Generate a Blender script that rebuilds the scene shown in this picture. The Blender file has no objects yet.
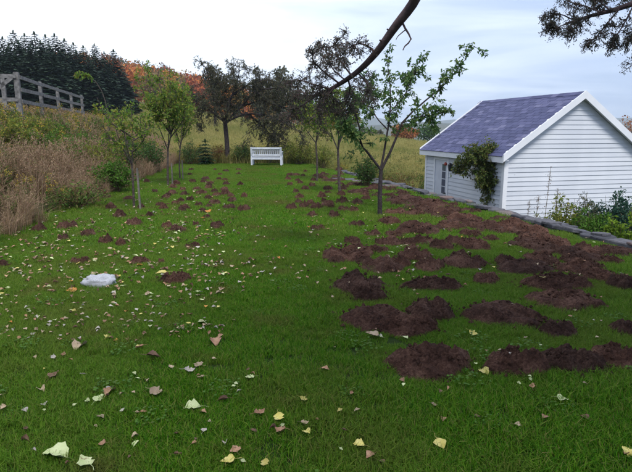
import bpy, math, random
import numpy as np
from mathutils import Vector, noise as mnoise

R = math.radians
S = bpy.context.scene
COL = S.collection
rng = np.random.default_rng(7)

# ------------------------------------------------------------------ camera
CAM_H, PITCH, FPX = 1.65, R(11.0), 547.0            # focal length in photo pixels (632 wide)
cd = bpy.data.cameras.new('camera'); cam = bpy.data.objects.new('camera', cd); COL.objects.link(cam)
cd.sensor_width = 36; cd.lens = FPX / 632 * 36; cd.clip_end = 20000; cd.clip_start = 0.05
cam.location = (0, 0, CAM_H); cam.rotation_euler = (math.pi / 2 - PITCH, 0, 0)
S.camera = cam

# ------------------------------------------------------------------ world, sun, exposure
SUN_AZ, SUN_EL = R(162), R(55)                       # veiled sun behind the camera, azimuth from +Y, positive = right
sun_dir = Vector((math.sin(SUN_AZ) * math.cos(SUN_EL), math.cos(SUN_AZ) * math.cos(SUN_EL), math.sin(SUN_EL)))
thin_dir = Vector((math.sin(R(-36)) * math.cos(R(38)), math.cos(R(-36)) * math.cos(R(38)), math.sin(R(38))))   # where the cloud deck is thin and bright
W = bpy.data.worlds.new('World'); S.world = W; W.use_nodes = True
nt = W.node_tree; nt.nodes.clear()
def N(tree, t, **kw):
    n = tree.nodes.new(t)
    for k, v in kw.items(): setattr(n, k, v)
    return n
def ramp(tree, stops, interp='LINEAR'):
    r = tree.nodes.new('ShaderNodeValToRGB'); cr = r.color_ramp; cr.interpolation = interp
    while len(cr.elements) > 1: cr.elements.remove(cr.elements[-1])
    for i, (p, c) in enumerate(stops):
        e = cr.elements[0] if i == 0 else cr.elements.new(p)
        e.position = p; e.color = (*c, 1) if len(c) == 3 else c
    return r
def math_node(tree, op, a, b=None, clamp=False):
    n = tree.nodes.new('ShaderNodeMath'); n.operation = op; n.use_clamp = clamp
    for i, v in enumerate((a, b)):
        if v is None: continue
        if isinstance(v, (int, float)): n.inputs[i].default_value = v
        else: tree.links.new(v, n.inputs[i])
    return n.outputs[0]
def mixc(tree, fac, a, b, mode='MIX'):
    n = tree.nodes.new('ShaderNodeMix'); n.data_type = 'RGBA'; n.blend_type = mode
    for k, v in ((0, fac), (6, a), (7, b)):
        if isinstance(v, (int, float)): n.inputs[k].default_value = v
        elif isinstance(v, tuple): n.inputs[k].default_value = (*v, 1)
        else: tree.links.new(v, n.inputs[k])
    return n.outputs[2]
sky = N(nt, 'ShaderNodeTexSky', sky_type='NISHITA', sun_disc=False)
sky.sun_elevation = SUN_EL; sky.sun_rotation = SUN_AZ; sky.air_density = 1.0; sky.dust_density = 1.5
tc = N(nt, 'ShaderNodeTexCoord')
sep = N(nt, 'ShaderNodeSeparateXYZ'); nt.links.new(tc.outputs['Generated'], sep.inputs[0])
zc = math_node(nt, 'ADD', math_node(nt, 'MAXIMUM', sep.outputs[2], 0.0), 0.16)
cmb = N(nt, 'ShaderNodeCombineXYZ')
nt.links.new(math_node(nt, 'DIVIDE', sep.outputs[0], zc), cmb.inputs[0])
nt.links.new(math_node(nt, 'DIVIDE', sep.outputs[1], zc), cmb.inputs[1])
mp = N(nt, 'ShaderNodeMapping'); mp.inputs['Scale'].default_value = (0.55, 1.0, 1); mp.inputs['Rotation'].default_value = (0, 0, R(12))
nt.links.new(cmb.outputs[0], mp.inputs[0])
nz = N(nt, 'ShaderNodeTexNoise'); nz.inputs['Scale'].default_value = 0.9; nz.inputs['Detail'].default_value = 7
nz.inputs['Roughness'].default_value = 0.55; nz.inputs['Distortion'].default_value = 0.6
nt.links.new(mp.outputs[0], nz.inputs['Vector'])
dot = N(nt, 'ShaderNodeVectorMath', operation='DOT_PRODUCT'); nt.links.new(tc.outputs['Generated'], dot.inputs[0])
dot.inputs[1].default_value = thin_dir
glow = math_node(nt, 'POWER', math_node(nt, 'MAXIMUM', dot.outputs['Value'], 0.0), 3.0)
band = ramp(nt, [(0.30, (0, 0, 0)), (0.72, (1, 1, 1))]); nt.links.new(nz.outputs[0], band.inputs[0])
f1 = math_node(nt, 'ADD', math_node(nt, 'MULTIPLY', glow, 1.25), math_node(nt, 'MULTIPLY', math_node(nt, 'SUBTRACT', band.outputs[0], 0.5), 0.75), clamp=True)
cloud = mixc(nt, f1, (2.7, 3.4, 4.9), (8.8, 9.2, 9.8))
skymix = mixc(nt, 0.88, sky.outputs[0], cloud)
bg = N(nt, 'ShaderNodeBackground'); bg.inputs[1].default_value = 0.085
nt.links.new(skymix, bg.inputs[0])
wo = N(nt, 'ShaderNodeOutputWorld'); nt.links.new(bg.outputs[0], wo.inputs[0])

sl = bpy.data.lights.new('sun', 'SUN'); sl.energy = 1.4; sl.angle = R(18); sl.color = (1, 0.97, 0.92)
so = bpy.data.objects.new('sun', sl); COL.objects.link(so)
so.rotation_euler = (-sun_dir).to_track_quat('-Z', 'Y').to_euler(); so.location = (0, 0, 60)
vs = S.view_settings; vs.view_transform = 'Standard'; vs.look = 'None'; vs.exposure = 1.25; vs.gamma = 1; vs.use_curve_mapping = False
S.render.engine = 'CYCLES'
S.cycles.use_denoising = True
S.cycles.max_bounces = 6; S.cycles.diffuse_bounces = 3; S.cycles.transmission_bounces = 3; S.cycles.volume_bounces = 1
S.cycles.transparent_max_bounces = 6

# ------------------------------------------------------------------ projection helpers (photo pixel -> place)
CP, SP = math.cos(PITCH), math.sin(PITCH)
def ray(px, py):
    q = -(py - 236) / FPX
    return np.array([(px - 316) / FPX, CP + q * SP, -SP + q * CP])
def g(px, py, z=0.0):                                # point of the level z under that pixel
    d = ray(px, py); t = (z - CAM_H) / d[2]
    return np.array([0, 0, CAM_H]) + d * t
def at(px, py, Y):                                   # point at depth Y
    d = ray(px, py); return np.array([0, 0, CAM_H]) + d * (Y / d[1])
A = R(13.9)                                          # the shed, wall and fence share this bearing
DV, RV = np.array([-math.sin(A), math.cos(A)]), np.array([math.cos(A), math.sin(A)])
def uv2xy(u, v): return u * DV[0] + v * RV[0], u * DV[1] + v * RV[1]
def xy2uv(x, y): return x * DV[0] + y * DV[1], x * RV[0] + y * RV[1]
def sstep(x, a, b):
    t = np.clip((np.asarray(x, float) - a) / (b - a), 0, 1); return t * t * (3 - 2 * t)
WALL_V0, WALL_V1 = 6.06, 6.40
def bank_edge(u): return -2.75 + np.clip(u - 8, -6, 20) * 0.135
def height(x, y):
    x = np.asarray(x, float); y = np.asarray(y, float)
    u, v = xy2uv(x, y)
    e = bank_edge(u)
    h = 1.55 * sstep(e - v, 0.0, 5.2) * (1 - 0.5 * sstep(u, 34, 70)) + 0.06 * np.clip(e - 5.2 - v, 0, 40)
    h = h * (1 - 0.0 * u)
    drop = 1.38 * (1 - 0.55 * sstep(u, 19, 32)) + 0.035 * np.clip(v - 12, 0, 60)
    wide = 0.02 + 5.0 * sstep(u, 23, 34)
    h = h - drop * np.clip((v - (WALL_V1 - 0.16)) / wide, 0, 1)
    t = np.clip((y - 28) / 82, 0, 1)
    h = h + (2.3 - 0.07 * np.clip(x, -45, 400) - 0.04 * np.clip(x, 0, 60)) * t * t * (3 - 2 * t) * (1 - 0.6 * sstep(x, 40, 200))
    h = h + 19.5 * sstep(-x, -25, 115) * sstep(y, 115, 300)
    h = h - 14 * sstep(x, 15, 160) * sstep(y, 115, 300)
    h = h + 0.12 * np.sin(x * 0.31 + 1) * np.sin(y * 0.27) * sstep(y, 30, 60)
    return h
def hz(x, y): return float(height(x, y))

# ------------------------------------------------------------------ mesh helpers
class MB:
    def __init__(s): s.v = []; s.f3 = []; s.f4 = []; s.m3 = []; s.m4 = []; s.n = 0
    def add(s, v, f, mi=0):
        v = np.asarray(v, float).reshape(-1, 3); f = np.asarray(f, int) + s.n
        s.v.append(v); s.n += len(v)
        if f.shape[1] == 3: s.f3.append(f); s.m3.append(np.full(len(f), mi))
        else: s.f4.append(f); s.m4.append(np.full(len(f), mi))
    def box(s, lo, hi, mi=0):
        (a, b, c), (d, e, f) = lo, hi
        s.add([(a,b,c),(d,b,c),(d,e,c),(a,e,c),(a,b,f),(d,b,f),(d,e,f),(a,e,f)],
              [(0,3,2,1),(4,5,6,7),(0,1,5,4),(1,2,6,5),(2,3,7,6),(3,0,4,7)], mi)
    def beam(s, p, q, w, t, mi=0, up=(0, 0, 1)):     # rectangular bar from p to q
        p = np.array(p, float); q = np.array(q, float); d = q - p; d /= np.linalg.norm(d)
        a = np.cross(d, up); a /= np.linalg.norm(a); b = np.cross(a, d)
        c = [p + a*sx*w/2 + b*sy*t/2 for sx, sy in ((-1,-1),(1,-1),(1,1),(-1,1))]
        s.add(c + [x + (q - p) for x in c], [(0,1,2,3),(7,6,5,4),(0,4,5,1),(1,5,6,2),(2,6,7,3),(3,7,4,0)], mi)
    def tube(s, pts, rad, n=6, mi=0, cap=True):
        pts = np.asarray(pts, float); k = len(pts); rad = np.broadcast_to(np.asarray(rad, float), (k,))
        t = np.gradient(pts, axis=0); t /= np.linalg.norm(t, axis=1)[:, None] + 1e-9
        ref = np.array([0.31, 0.17, 0.93]) if abs(t[0][2]) < 0.9 else np.array([1.0, 0.1, 0])
        a = np.cross(t, ref); a /= np.linalg.norm(a, axis=1)[:, None] + 1e-9; b = np.cross(t, a)
        ang = np.arange(n) * 2 * math.pi / n
        v = pts[:, None] + rad[:, None, None] * (a[:, None] * np.cos(ang)[None, :, None] + b[:, None] * np.sin(ang)[None, :, None])
        i = np.arange(k - 1)[:, None] * n; j = np.arange(n)[None]; j2 = (j + 1) % n
        f = np.stack([i + j, i + j2, i + n + j2, i + n + j], -1).reshape(-1, 4)
        s.add(v.reshape(-1, 3), f, mi)
        if cap:
            s.add(np.vstack([v[-1], pts[-1] + t[-1] * rad[-1] * 0.4]), [(q, (q + 1) % n, n) for q in range(n)], mi)
    def leaves(s, P, D, Nn, L, w=0.5, fold=0.12, mi=0):   # folded diamonds: base P, axis D, normal Nn, length L
        P = np.asarray(P, float); D = D / (np.linalg.norm(D, axis=1)[:, None] + 1e-9)
        sd = np.cross(D, Nn); sd /= np.linalg.norm(sd, axis=1)[:, None] + 1e-9; up = np.cross(sd, D)
        L = np.asarray(L, float).reshape(-1, 1) * np.ones((len(P), 1))
        v = np.stack([P, P + D*L*0.45 + sd*L*w/2 + up*L*fold, P + D*L, P + D*L*0.45 - sd*L*w/2 + up*L*fold], 1)
        b = np.arange(len(P))[:, None] * 4
        s.add(v.reshape(-1, 3), np.concatenate([b + [[0, 1, 2]], b + [[0, 2, 3]]]), mi)
    def mesh(s, name, mats=(), smooth=False):
        me = bpy.data.meshes.new(name)
        V = np.concatenate(s.v); f3 = np.concatenate(s.f3) if s.f3 else np.zeros((0, 3), int); f4 = np.concatenate(s.f4) if s.f4 else np.zeros((0, 4), int)
        me.vertices.add(len(V)); me.vertices.foreach_set('co', V.astype(np.float32).ravel())
        li = np.concatenate([f3.ravel(), f4.ravel()]).astype(np.int32)
        me.loops.add(len(li)); me.loops.foreach_set('vertex_index', li)
        ls = np.concatenate([np.arange(len(f3)) * 3, len(f3) * 3 + np.arange(len(f4)) * 4]).astype(np.int32)
        me.polygons.add(len(ls)); me.polygons.foreach_set('loop_start', ls)
        mi = np.concatenate([*(s.m3 or [[]]), *(s.m4 or [[]])]).astype(np.int32)
        me.polygons.foreach_set('material_index', mi)
        me.polygons.foreach_set('use_smooth', np.full(len(ls), smooth))
        me.update(calc_edges=True); me.validate()
        for m in (mats if isinstance(mats, (list, tuple)) else [mats]): me.materials.append(m)
        return me
    def obj(s, name, mats, parent=None, smooth=False): return link(name, s.mesh(name, mats, smooth), parent)
def link(name, me, parent=None):
    o = bpy.data.objects.new(name, me); COL.objects.link(o)
    if parent is not None: o.parent = parent
    return o
def tag(o, label=None, cat=None, group=None, kind=None):
    for k, v in (('label', label), ('category', cat), ('group', group), ('kind', kind)):
        if v: o[k] = v
    return o
def empty(name, loc, rz=0):
    o = bpy.data.objects.new(name, None); COL.objects.link(o); o.location = loc; o.rotation_euler = (0, 0, rz)
    o.empty_display_size = 0.2; return o
def fixpar(o, parent, loc):                          # child built in world coordinates under an empty at loc
    o.parent = parent; o.location = -np.array(loc); return o
def unit(v): return v / (np.linalg.norm(v, axis=-1, keepdims=True) + 1e-9)

# ------------------------------------------------------------------ materials
MATS = {}
def newmat(name):
    m = bpy.data.materials.new(name); m.use_nodes = True; MATS[name] = m
    t = m.node_tree; b = t.nodes['Principled BSDF']; return m, t, b
def island_rand(t): return N(t, 'ShaderNodeNewGeometry').outputs['Random Per Island']
def pos(t): return N(t, 'ShaderNodeNewGeometry').outputs['Position']
def objc(t): return N(t, 'ShaderNodeTexCoord').outputs['Object']
def noise(t, vec, scale, detail=4, rough=0.55):
    n = N(t, 'ShaderNodeTexNoise'); n.inputs['Scale'].default_value = scale; n.inputs['Detail'].default_value = detail
    n.inputs['Roughness'].default_value = rough; t.links.new(vec, n.inputs['Vector']); return n.outputs[0]
def bump(t, b, h, strength=0.5, dist=0.02):
    n = N(t, 'ShaderNodeBump'); n.inputs['Strength'].default_value = strength; n.inputs['Distance'].default_value = dist
    t.links.new(h, n.inputs['Height']); t.links.new(n.outputs[0], b.inputs['Normal'])
def leafmat(name, cols, trans=0.3, rough=0.55, var=None, spec=.12):
    m, t, b = newmat(name)
    r = ramp(t, [(i / max(1, len(cols) - 1), c) for i, c in enumerate(cols)]); t.links.new(island_rand(t), r.inputs[0])
    c = r.outputs[0]
    if var:                                          # broad patches over the place: (colour, scale, lo, hi)
        vr = ramp(t, [(var[2], (0, 0, 0)), (var[3], (1, 1, 1))]); t.links.new(noise(t, pos(t), var[1], 3), vr.inputs[0])
        c = mixc(t, vr.outputs[0], c, var[0])
    t.links.new(c, b.inputs['Base Color']); b.inputs['Roughness'].default_value = rough; b.inputs['Specular IOR Level'].default_value = spec
    if trans:
        tr = N(t, 'ShaderNodeBsdfTranslucent'); t.links.new(c, tr.inputs[0])
        mx = N(t, 'ShaderNodeMixShader'); mx.inputs[0].default_value = trans
        out = t.nodes['Material Output']
        t.links.new(b.outputs[0], mx.inputs[1]); t.links.new(tr.outputs[0], mx.inputs[2]); t.links.new(mx.outputs[0], out.inputs[0])
    return m
def surfmat(name, c1, c2, scale, rough=0.8, bs=0.0, bscale=None, bdist=0.02, coord=objc, detail=5, spec=0.3, lo=0.35, hi=0.68):
    m, t, b = newmat(name)
    co = coord(t); n = noise(t, co, scale, detail)
    r = ramp(t, [(lo, c1), (hi, c2)]); t.links.new(n, r.inputs[0]); t.links.new(r.outputs[0], b.inputs['Base Color'])
    b.inputs['Roughness'].default_value = rough; b.inputs['Specular IOR Level'].default_value = spec
    if bs: bump(t, b, noise(t, co, bscale or scale * 3, 6, 0.65), bs, bdist)
    return m

M_bark = surfmat('bark', (.045, .034, .028), (.12, .095, .08), 18, .9, .7, 40, .02, pos)
M_bark_dark = surfmat('bark_dark', (.022, .017, .018), (.06, .046, .045), 14, .9, .8, 30, .03, pos)
M_bough = surfmat('bough_bark', (.05, .034, .036), (.14, .09, .085), 9, .85, .9, 26, .03, pos)
M_oldwood = surfmat('weathered_wood', (.10, .095, .09), (.24, .23, .22), 9, .9, .5, 30, .01)
M_stakewood = surfmat('stake_wood', (.10, .09, .075), (.2, .18, .15), 9, .9, .4, 30, .01)
M_bench = surfmat('bench_paint', (.50, .53, .58), (.68, .70, .74), 6, .6, .15, 30, .004)
M_siding = surfmat('white_siding', (.60, .62, .66), (.69, .705, .74), 1.2, .45, .06, 60, .002, detail=8)
t = M_siding.node_tree; b = t.nodes['Principled BSDF']; src = b.inputs['Base Color'].links[0].from_socket
tn_ = ramp(t, [(0, (.90, .91, .92)), (1, (1.03, 1.03, 1.02))]); t.links.new(N(t, 'ShaderNodeObjectInfo').outputs['Random'], tn_.inputs[0])
gr_ = ramp(t, [(.6, (0, 0, 0)), (.85, (.3, .3, .3))]); t.links.new(noise(t, pos(t), 1.7, 7, .7), gr_.inputs[0])
t.links.new(mixc(t, gr_.outputs[0], mixc(t, 1, src, tn_.outputs[0], 'MULTIPLY'), (.50, .52, .46)), b.inputs['Base Color'])
M_trim = surfmat('white_trim', (.74, .75, .77), (.82, .82, .83), 3, .45, .05, 40, .002)
M_door = surfmat('door_paint', (.55, .57, .62), (.64, .66, .7), 3, .5, .05, 40, .002)
M_shedwall = surfmat('shed_sheathing', (.30, .30, .31), (.4, .4, .4), 3)
m, t, b = newmat('glass_pane'); b.inputs['Base Color'].default_value = (.10, .11, .14, 1); b.inputs['Roughness'].default_value = .1; b.inputs['Specular IOR Level'].default_value = .8; M_glass = m
m, t, b = newmat('lamp_metal'); b.inputs['Base Color'].default_value = (.05, .05, .055, 1); b.inputs['Roughness'].default_value = .4; b.inputs['Metallic'].default_value = .6; M_metal = m
m, t, b = newmat('red_ornament'); b.inputs['Base Color'].default_value = (.35, .05, .03, 1); b.inputs['Roughness'].default_value = .6; M_red = m
# slate blue shingles: tone per shingle (object) and per island
m, t, b = newmat('shingle'); M_shingle = m
rr = math_node(t, 'FRACT', math_node(t, 'ADD', N(t, 'ShaderNodeObjectInfo').outputs['Random'], island_rand(t)))
r = ramp(t, [(0, (.040, .047, .125)), (.5, (.062, .070, .17)), (.85, (.095, .10, .215)), (1, (.15, .155, .27))]); t.links.new(rr, r.inputs[0])
c = mixc(t, noise(t, pos(t), 60, 3), r.outputs[0], (.05, .05, .08)); c2 = mixc(t, .55, r.outputs[0], c)
t.links.new(c2, b.inputs['Base Color']); b.inputs['Roughness'].default_value = .85; bump(t, b, noise(t, pos(t), 150, 3), .5, .004)
# stone: tone per stone
m, t, b = newmat('wall_stone'); M_stone = m
r = ramp(t, [(0, (.045, .045, .055)), (.45, (.08, .08, .095)), (.75, (.11, .105, .115)), (.9, (.15, .095, .08)), (1, (.17, .165, .17))]); t.links.new(N(t, 'ShaderNodeObjectInfo').outputs['Random'], r.inputs[0])
nn = noise(t, pos(t), 12, 6); rk = ramp(t, [(.3, (.55, .55, .55)), (.7, (1.2, 1.2, 1.2))]); t.links.new(nn, rk.inputs[0])
t.links.new(mixc(t, 1.0, r.outputs[0], rk.outputs[0], 'MULTIPLY'), b.inputs['Base Color']); b.inputs['Roughness'].default_value = .85; bump(t, b, noise(t, pos(t), 30, 6, .7), .8, .02)
M_rock = surfmat('pale_rock', (.50, .51, .55), (.82, .82, .85), 16, .85, .8, 60, .02)
# dug earth: reddish brown, crumbly
m, t, b = newmat('dug_earth'); M_earth = m
co = pos(t); n1 = noise(t, co, 5, 5); n2 = noise(t, co, 55, 5, .7)
r = ramp(t, [(.36, (.024, .011, .008)), (.5, (.074, .036, .025)), (.66, (.18, .10, .072))]); t.links.new(mixc(t, .55, n1, n2), r.inputs[0])
oi = N(t, 'ShaderNodeObjectInfo'); tone = ramp(t, [(0, (.75, .78, .8)), (1, (1.25, 1.2, 1.15))]); t.links.new(oi.outputs['Random'], tone.inputs[0])
t.links.new(mixc(t, 1, r.outputs[0], tone.outputs[0], 'MULTIPLY'), b.inputs['Base Color']); b.inputs['Roughness'].default_value = .95; b.inputs['Specular IOR Level'].default_value = .15
bump(t, b, mixc(t, .5, n2, noise(t, co, 130, 4, .7)), 1.0, .03)
# ground sheet: turf soil near, dry meadow beyond
m, t, b = newmat('ground_soil'); M_ground = m
co = pos(t)
turf = ramp(t, [(.3, (.018, .030, .008)), (.55, (.028, .050, .012)), (.75, (.055, .055, .022))]); t.links.new(noise(t, co, 2.2, 6, .6), turf.inputs[0])
mead = ramp(t, [(.25, (.17, .17, .055)), (.45, (.26, .24, .08)), (.6, (.33, .28, .11)), (.8, (.16, .19, .05))]); t.links.new(noise(t, co, .22, 9, .7), mead.inputs[0])
sx = N(t, 'ShaderNodeSeparateXYZ'); t.links.new(co, sx.inputs[0])
fm = math_node(t, 'MULTIPLY', math_node(t, 'SUBTRACT', sx.outputs[1], 27), .2, clamp=True)
t.links.new(mixc(t, fm, turf.outputs[0], mead.outputs[0]), b.inputs['Base Color']); b.inputs['Roughness'].default_value = 1; b.inputs['Specular IOR Level'].default_value = .1
bump(t, b, noise(t, co, 6, 6, .7), .8, .15)
M_ridge = surfmat('ridge_forest', (.03, .045, .03), (.075, .07, .04), .02, 1, .0, coord=pos, detail=8)

# lawn grass: short blades, broad patches of yellower and browner turf
m = leafmat('lawn_blade', [(.020, .085, .003), (.040, .148, .005), (.068, .21, .007), (.108, .255, .012), (.155, .27, .020), (.24, .22, .07)], .42, .55, ((.14, .165, .03), .55, .48, .75), .08); M_lawn = m
t = m.node_tree; pb = [n for n in t.nodes if n.type == 'BSDF_PRINCIPLED'][0]; tr = [n for n in t.nodes if n.type == 'BSDF_TRANSLUCENT'][0]; src = pb.inputs['Base Color'].links[0].from_socket
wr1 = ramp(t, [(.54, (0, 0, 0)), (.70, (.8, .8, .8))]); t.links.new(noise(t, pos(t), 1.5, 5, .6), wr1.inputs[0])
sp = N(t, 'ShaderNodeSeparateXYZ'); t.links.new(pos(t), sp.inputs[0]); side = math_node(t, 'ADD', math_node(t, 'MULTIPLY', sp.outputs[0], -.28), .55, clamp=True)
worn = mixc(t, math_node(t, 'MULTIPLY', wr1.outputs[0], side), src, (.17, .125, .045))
sl_ = math_node(t, 'ADD', sp.outputs[0], math_node(t, 'MULTIPLY', sp.outputs[1], .095)); wob = math_node(t, 'MULTIPLY', math_node(t, 'SUBTRACT', noise(t, pos(t), 2.5, 3), .5), .5)
dl = math_node(t, 'SUBTRACT', .95, math_node(t, 'ABSOLUTE', math_node(t, 'ADD', math_node(t, 'ADD', sl_, .05), wob))); lane = math_node(t, 'MULTIPLY', dl, 3.5, clamp=True)
strip = math_node(t, 'MULTIPLY', math_node(t, 'MULTIPLY', math_node(t, 'SUBTRACT', 3.45, math_node(t, 'ADD', sp.outputs[1], wob)), 3.5, clamp=True), math_node(t, 'MULTIPLY', math_node(t, 'ADD', sl_, .2), 2.0, clamp=True))  # front right stays deep green: the overhanging tree's shade put into the colour
thin = math_node(t, 'MULTIPLY', math_node(t, 'SUBTRACT', 1.0, math_node(t, 'MAXIMUM', lane, strip)), .34)   # disturbed, thinner and yellower turf outside the undug lane and the darkened front right
worn = mixc(t, thin, worn, (.155, .245, .032))
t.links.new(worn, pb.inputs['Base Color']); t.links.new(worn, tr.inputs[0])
M_dry = leafmat('dry_blade', [(.18, .11, .07), (.31, .21, .13), (.44, .32, .21), (.29, .16, .11), (.18, .18, .06)], .25, .8)
M_field = leafmat('field_blade', [(.24, .23, .065), (.39, .34, .12), (.48, .40, .16), (.19, .23, .055)], .3, .8, ((.18, .21, .05), .06, .45, .65))
M_weed = leafmat('weed_leaf', [(.05, .11, .02), (.08, .16, .028), (.13, .20, .04), (.19, .17, .055), (.16, .10, .05), (.07, .13, .03)], .35, .6)
M_golden = leafmat('goldenrod_bloom', [(.38, .26, .03), (.52, .38, .05), (.26, .17, .06)], .2, .8)
M_stem = surfmat('weed_stem', (.08, .07, .03), (.15, .10, .06), 8, .9)
M_leafA = leafmat('young_leaf', [(.08, .16, .022), (.13, .24, .035), (.20, .30, .05), (.32, .31, .055), (.10, .19, .035)], .5, .5)
M_leafB = leafmat('apple_leaf', [(.05, .11, .036), (.08, .16, .05), (.12, .21, .065), (.18, .23, .065)], .5, .45)
M_leafold = leafmat('old_tree_leaf', [(.055, .065, .04), (.09, .10, .06), (.12, .10, .06), (.08, .105, .055), (.16, .115, .065)], .4, .7)
M_leafbough = leafmat('bough_leaf', [(.05, .06, .055), (.09, .095, .08), (.12, .09, .075), (.08, .105, .065), (.17, .11, .075)], .4, .7)
M_needle = leafmat('spruce_needle', [(.020, .040, .028), (.034, .060, .038), (.052, .078, .048)], .05, .7)
M_needle2 = leafmat('small_spruce_needle', [(.010, .030, .012), (.02, .05, .018)], .05, .7)
M_bushd = leafmat('dark_bush_leaf', [(.03, .075, .02), (.05, .11, .026), (.08, .14, .032)], .35, .6)
M_bushy = leafmat('yellow_bush_leaf', [(.08, .13, .022), (.15, .20, .03), (.26, .25, .045), (.10, .15, .03)], .4, .6)
M_bushr = leafmat('red_bush_leaf', [(.10, .04, .018), (.17, .07, .03), (.10, .09, .03)], .3, .6)
M_crimson = leafmat('crimson_leaf', [(.22, .02, .02), (.32, .04, .03)], .3, .6)
M_orange = leafmat('orange_leaf', [(.20, .06, .02), (.32, .11, .03), (.38, .17, .04), (.16, .06, .03)], .3, .6)
M_greyg = leafmat('grey_tree_leaf', [(.07, .085, .06), (.11, .12, .08), (.15, .135, .08)], .3, .7)
M_bluebush = leafmat('blue_green_leaf', [(.022, .06, .045), (.038, .09, .06), (.055, .12, .07)], .35, .5)
M_lime = leafmat('lime_leaf', [(.16, .26, .025), (.24, .34, .04), (.12, .22, .02)], .4, .5)
M_bright = leafmat('bright_leaf', [(.05, .13, .015), (.08, .18, .02), (.10, .16, .03)], .35, .5)

# fallen leaf colours
def fallmat(name, c1, c2):
    m, t, b = newmat(name); co = objc(t)
    r = ramp(t, [(.35, c1), (.65, c2)]); t.links.new(noise(t, co, 1.6, 5), r.inputs[0])
    tone = ramp(t, [(0, (.7, .7, .7)), (1, (1.2, 1.2, 1.2))]); t.links.new(math_node(t, 'FRACT', math_node(t, 'ADD', N(t, 'ShaderNodeObjectInfo').outputs['Random'], island_rand(t))), tone.inputs[0])
    sp_ = ramp(t, [(.60, (0, 0, 0)), (.68, (.75, .75, .75))]); t.links.new(noise(t, co, 5.5, 4, .6), sp_.inputs[0]); cc = mixc(t, sp_.outputs[0], mixc(t, 1, r.outputs[0], tone.outputs[0], 'MULTIPLY'), (.16, .085, .04))
    t.links.new(cc, b.inputs['Base Color']); b.inputs['Roughness'].default_value = .6; b.inputs['Specular IOR Level'].default_value = .3
    return m
FALL = {'pale': fallmat('fallen_pale_green', (.40, .46, .20), (.52, .55, .30)),
        'yellow': fallmat('fallen_yellow', (.48, .40, .08), (.58, .50, .18)),
        'tan': fallmat('fallen_tan', (.30, .21, .13), (.46, .36, .24)),
        'pink': fallmat('fallen_pinkish_brown', (.26, .13, .07), (.42, .25, .15)),
        'brown': fallmat('fallen_dark_brown', (.09, .05, .03), (.20, .11, .07)),
        'orange': fallmat('fallen_orange', (.40, .14, .02), (.50, .24, .05)),
        'grey': fallmat('fallen_grey', (.36, .32, .27), (.52, .47, .41))}

# ------------------------------------------------------------------ ground sheet (grid runs along the wall's bearing)
us = np.concatenate([[-60, -40, -25, -15], np.arange(-10, 36, .5), np.arange(36, 70, 2), np.arange(70, 160, 5), np.arange(160, 420, 15), [450, 550, 700, 1000, 1500, 2500, 4500]])
vsx = np.concatenate([[-4500, -2500, -1200, -700, -500, -380], np.arange(-300, -80, 12), np.arange(-80, -20, 3), np.arange(-20, 6.2, .5), [WALL_V1 - .17, WALL_V1 - .135], np.arange(7, 20, .75), np.arange(20, 80, 4), np.arange(80, 320, 15), [350, 450, 700, 1200, 2500, 4500]])
U, V = np.meshgrid(us, vsx, indexing='ij'); X, Y = uv2xy(U, V)
Z = height(X, Y)
Z = np.where((np.abs(U) > 500) | (np.abs(V) > 400), Z * 1.0, Z)
nb = MB(); k = len(vsx); i = np.arange(len(us) - 1)[:, None] * k; j = np.arange(k - 1)[None]
nb.add(np.stack([X, Y, Z], -1).reshape(-1, 3), np.stack([i + j, i + k + j, i + k + j + 1, i + j + 1], -1).reshape(-1, 4)[:, ::-1])
gr = nb.obj('ground', M_ground, smooth=True); tag(gr, 'green garden lawn ground running back into a dry meadow', 'ground', kind='structure')

def ridge(name, label, Y0, px0, px1, ypx, seed, amp):
    xs = np.linspace((px0 - 316) / FPX * Y0, (px1 - 316) / FPX * Y0, 90); rows = []
    for x in xs:
        top = CAM_H + (129.5 - ypx) / FPX * Y0 + amp * mnoise.fractal(Vector((x / Y0 * 9, seed, 0)), 1, 2, 4) * Y0 / 1000
        rows.append([(x, Y0 - Y0 * .25, -40), (x, Y0 - Y0 * .08, top * .72 - 4), (x, Y0, top), (x, Y0 + Y0 * .12, top * .6), (x, Y0 + Y0 * .3, -40)])
    v = np.array(rows); n = v.shape[1]; i = np.arange(len(xs) - 1)[:, None] * n; j = np.arange(n - 1)[None]
    mb = MB(); mb.add(v.reshape(-1, 3), np.stack([i + j, i + n + j, i + n + j + 1, i + j + 1], -1).reshape(-1, 4))
    return tag(mb.obj(name, M_ridge, smooth=True), label, 'hill', kind='structure')
ridge('hills', 'far wooded blue ridge along the horizon', 2600, -500, 1300, 119, 3.3, 14)
ridge('hills', 'nearer dark wooded ridge under the far blue one', 1100, 300, 1500, 124.5, 8.1, 12)

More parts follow.
